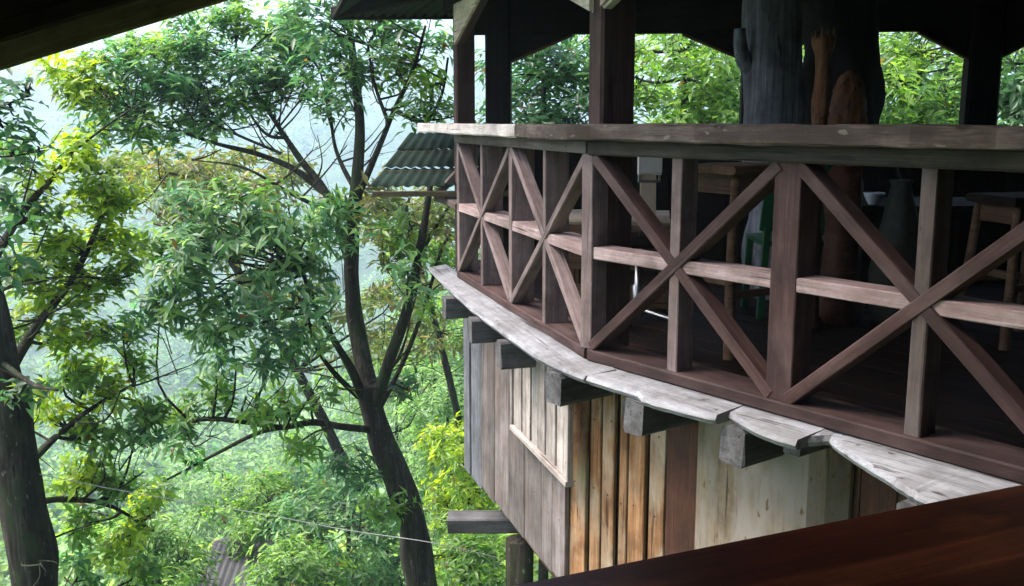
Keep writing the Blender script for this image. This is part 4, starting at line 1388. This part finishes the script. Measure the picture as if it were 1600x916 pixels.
g_s, g_t = 'bushes on the slope below the balcony', 'trees behind the balcony'
mids = [
    ('slope_tree', 'olive brown tree crown showing between the branches of the forked tree', 310, 285, 14.5, 1.7, .65, 'olive', .16, 60, 10, .32, None),
    ('slope_tree', 'olive green tree crown just below the awning', 640, 330, 16, 1.3, .6, 'olive', .16, 36, 9, .3, None),
    ('yellow_shrub', 'bright yellow green shrub close under the plank wall', 735, 725, 12.5, .75, .7, 'lime', .12, 40, 10, .22, None),
    ('leafy_shrub', 'glossy green shrub beside the stilt below the plank wall', 740, 885, 10.5, .6, .5, 'mid', .12, 34, 10, .2, None),
    ('leafy_shrub', 'dark green leafy tree left of the twisting trunk, low on the slope', 545, 830, 13, 1.15, .95, 'blue', .13, 70, 10, .26, None),
    ('leafy_shrub', 'mid green shrub above the small grey roof', 420, 800, 14, 1.2, .6, 'mid', .13, 48, 10, .26, None),
    ('leafy_shrub', 'mid green shrub between the small grey roof and the leaning tree', 245, 870, 12, .85, .7, 'mid', .12, 44, 10, .24, None),
    ('leafy_shrub', 'low green shrub right of the small grey roof', 470, 900, 11.5, .65, .5, 'mid', .12, 36, 10, .22, None),
    ('slope_tree', 'hazy green tree on the slope seen past the balcony corner', 680, 560, 26, 2.0, 1.6, 'mid', .2, 60, 9, .5, None),
    ('slope_tree', 'misty green tree just under the balcony floor end', 720, 470, 38, 3.0, 2.2, 'mid', .28, 60, 9, .7, None),
    ('slope_tree', 'soft green tree behind the yellow green shrub', 700, 655, 20, 1.2, 1.2, 'pale', .17, 50, 9, .36, None),
    ('slope_tree', 'pale misty tree far down the slope left of the twisting trunk', 470, 730, 42, 2.2, 1.6, 'pale', .28, 40, 9, .6, None),
    ('slope_tree', 'pale misty tree lowest on the open slope', 350, 770, 36, 2.2, 1.4, 'pale', .26, 40, 9, .55, None),
    ('slope_tree', 'green tree at the foot of the slope behind the forked trunk', 620, 620, 32, 2.2, 1.6, 'mid', .24, 50, 9, .55, None),
    ('back_tree', 'dark green tree showing between the two posts at the balcony end', 850, 140, 12, 1.0, .9, 'deep', .15, 60, 10, .26, g_t),
    ('back_tree', 'bright green tree filling the opening left of the grey trunk', 1070, 125, 12.5, 1.3, 1.0, 'mid', .15, 80, 10, .3, g_t),
    ('back_tree', 'fresh green tree in the opening right of the blackened trunk', 1435, 130, 13, 1.5, 1.1, 'mid', .15, 80, 10, .32, g_t),
    ('back_tree', 'deep green tree beyond the far right balcony post', 1620, 150, 12, 1.1, 1.0, 'deep', .16, 60, 10, .3, g_t),
    ('back_tree', 'green tree standing farther back behind the balcony openings', 1150, 110, 17, 2.2, 1.7, 'pale', .18, 90, 10, .42, g_t),
    ('back_tree', 'pale green tree standing farthest back behind the right opening', 1480, 110, 18, 2.3, 1.6, 'pale', .18, 90, 10, .42, g_t),
]
for i, (nm, lb, px, py, Y, rx, rz, pal, L, nc, nr, cr, grp) in enumerate(mids):
    mid_tree(nm, lb, px, py, Y, rx, rz, pal, L, nc, nr, 100+i, cr=cr, group=grp, lean={0: 3.1, 1: 1.2}.get(i, 0.0))

# --- low growth on the near slope and the far forest (masses nobody could count)
def scatter_leaves(name, label, n, rmin, rmax, a0, a1, size, height, pals, per, seed, cat, spread=1.0, mat=None):
    rng = np.random.default_rng(seed)
    r = np.exp(rng.uniform(np.log(rmin), np.log(rmax), n))
    a = rng.uniform(a0, a1, n)
    x, y = r*np.sin(a), r*np.cos(a)
    z = terr(x, y)
    sc = size(r)
    hgt = height(r)*rng.uniform(.5, 1.15, n)
    arrs = []
    pi = rng.integers(0, len(pals), n)
    base_p = np.stack([x, y, z], 1)
    v = rng.normal(size=(n, per, 3)); v /= np.linalg.norm(v, axis=2, keepdims=True)
    v[..., 2] = np.abs(v[..., 2])
    rad = (hgt*.55)[:, None, None]
    p = base_p[:, None, :] + np.array([0, 0, 1])*(hgt*.3)[:, None, None] + v*rad*np.array([1, 1, 1.1])*rng.uniform(.7, 1.05, (n, per, 1))
    ax = v*.8+np.array([0, 0, .5]); ax /= np.linalg.norm(ax, axis=2, keepdims=True)
    p = p.reshape(-1, 3); ax = ax.reshape(-1, 3)
    Lr = np.repeat(sc, per)
    P, D, Nn, Ls, cols = leaf_arrays(p, ax, 1, 1.0, [(1, 1, 1)], rng)
    Ls = Ls*Lr
    P = p + rng.normal(size=p.shape)*Lr[:, None]*.3
    palc = np.array([np.mean(PAL[q], 0) for q in pals])
    cols = np.repeat(palc[pi]*rng.uniform(.7, 1.3, (n, 1)), per, 0)*rng.uniform(.8, 1.2, (n*per, 1))
    me = leaf_mesh(name, P, D, Nn, Ls, cols, mat or M['leaf_far'], .75, True)
    o = put(bpy.data.objects.new(name, me))
    tag(o, label, cat, kind='stuff')


scatter_leaves('undergrowth', 'low leafy undergrowth covering the near slope', 2600, 7, 75, -.75, .7, lambda r: .1+.008*r, lambda r: .5+.02*r, ['mid', 'pale', 'mid', 'lime'], 40, 51, 'undergrowth')
scatter_leaves('distant_forest', 'misty forest canopy across the valley', 5200, 60, 760, -.8, .75, lambda r: .5+.0022*r, lambda r: 4+.012*r, ['mid', 'pale', 'deep', 'mid'], 46, 52, 'forest')

# ------------------------------------------------------------------ small house below, and a cable
hx = ony(368, 908, 12.6)
hg = float(terr(hx.x, hx.y))
sh_ = thing('small_house', (hx.x, hx.y+.9, hg), 'small house with grey sheet roof among bushes down the slope', 'house')
rz_ = hx.z+.16
for i, (x0, x1) in enumerate(((-.55, -.18), (-.18, .18), (.18, .55))):
    sheet('roof_sheet', (hx.x+x0-.01, hx.y-.3, rz_-.42), (hx.x+x1+.01, hx.y-.3, rz_-.42), (hx.x+x0-.01, hx.y+.9, rz_), (hx.x+x1+.01, hx.y+.9, rz_), M['house_roof'], sh_)
    sheet('roof_sheet', (hx.x+x1+.01, hx.y+2.1, rz_-.42), (hx.x+x0-.01, hx.y+2.1, rz_-.42), (hx.x+x1+.01, hx.y+.9, rz_), (hx.x+x0-.01, hx.y+.9, rz_), M['house_roof'], sh_)
for (a, b) in (((-.5, -.1), (.5, -.1)), ((.5, -.1), (.5, 1.9)), ((.5, 1.9), (-.5, 1.9)), ((-.5, 1.9), (-.5, -.1))):
    pa_, pb_ = Vector((hx.x+a[0], hx.y+a[1], (hg-.5+rz_-.38)/2)), Vector((hx.x+b[0], hx.y+b[1], (hg-.5+rz_-.38)/2))
    board('wall', pa_, pb_, rz_-.38-hg+.5, .08, UP, M['house_wall'], sh_)
board('door', Vector((hx.x+.1, hx.y-.15, hg)), Vector((hx.x+.1, hx.y-.15, min(hg+1.8, rz_-.5))), .5, .04, Vector((1, 0, 0)), M['red_board'], sh_)

sp = stilt_pts[0]
wz = ony(812, 875, sp.y).z
cab_pts = [T(30, 735, Y2-.02), T(180, 765, 6.5), T(310, 787, 6.55), T(420, 805, 6.5), T(540, 828, 6.4), T(680, 849, 6.25), (sp.x-.09, sp.y, wz)]
P = catmull(cab_pts, 6)
Vv, Qq = tube(P, [.0026]*len(P), 5)
cb_ = put(bpy.data.objects.new('cable', np_mesh('cable', Vv, Qq, 4, M['black_iron'], smooth=True)))
tag(cb_, 'thin pale cable strung from the leaning tree to the house stilt', 'cable')

# ------------------------------------------------------------------ haze
def haze():
    x, y0, y1, z0, z1 = 905, -905, 905, -75, 96
    V = [(-x, y0, z0), (x, y0, z0), (x, y1, z0), (-x, y1, z0), (-x, y0, z1), (x, y0, z1), (x, y1, z1), (-x, y1, z1)]
    Fc = [(0, 3, 2, 1), (4, 5, 6, 7), (0, 1, 5, 4), (1, 2, 6, 5), (2, 3, 7, 6), (3, 0, 4, 7)]
    m = bpy.data.materials.new('valley haze')
    m.use_nodes = True
    nt = m.node_tree
    nt.nodes.remove(nt.nodes['Principled BSDF'])
    pv = nt.nodes.new('ShaderNodeVolumePrincipled')
    pv.inputs['Color'].default_value = (.6, .74, .97, 1)
    pv.inputs['Density'].default_value = .0015
    pv.inputs['Anisotropy'].default_value = .2
    nt.links.new(pv.outputs[0], nt.nodes['Material Output'].inputs['Volume'])
    o = mesh_obj('haze', V, Fc, m)
    tag(o, 'pale blue mist filling the valley air', 'haze', kind='stuff')


haze()
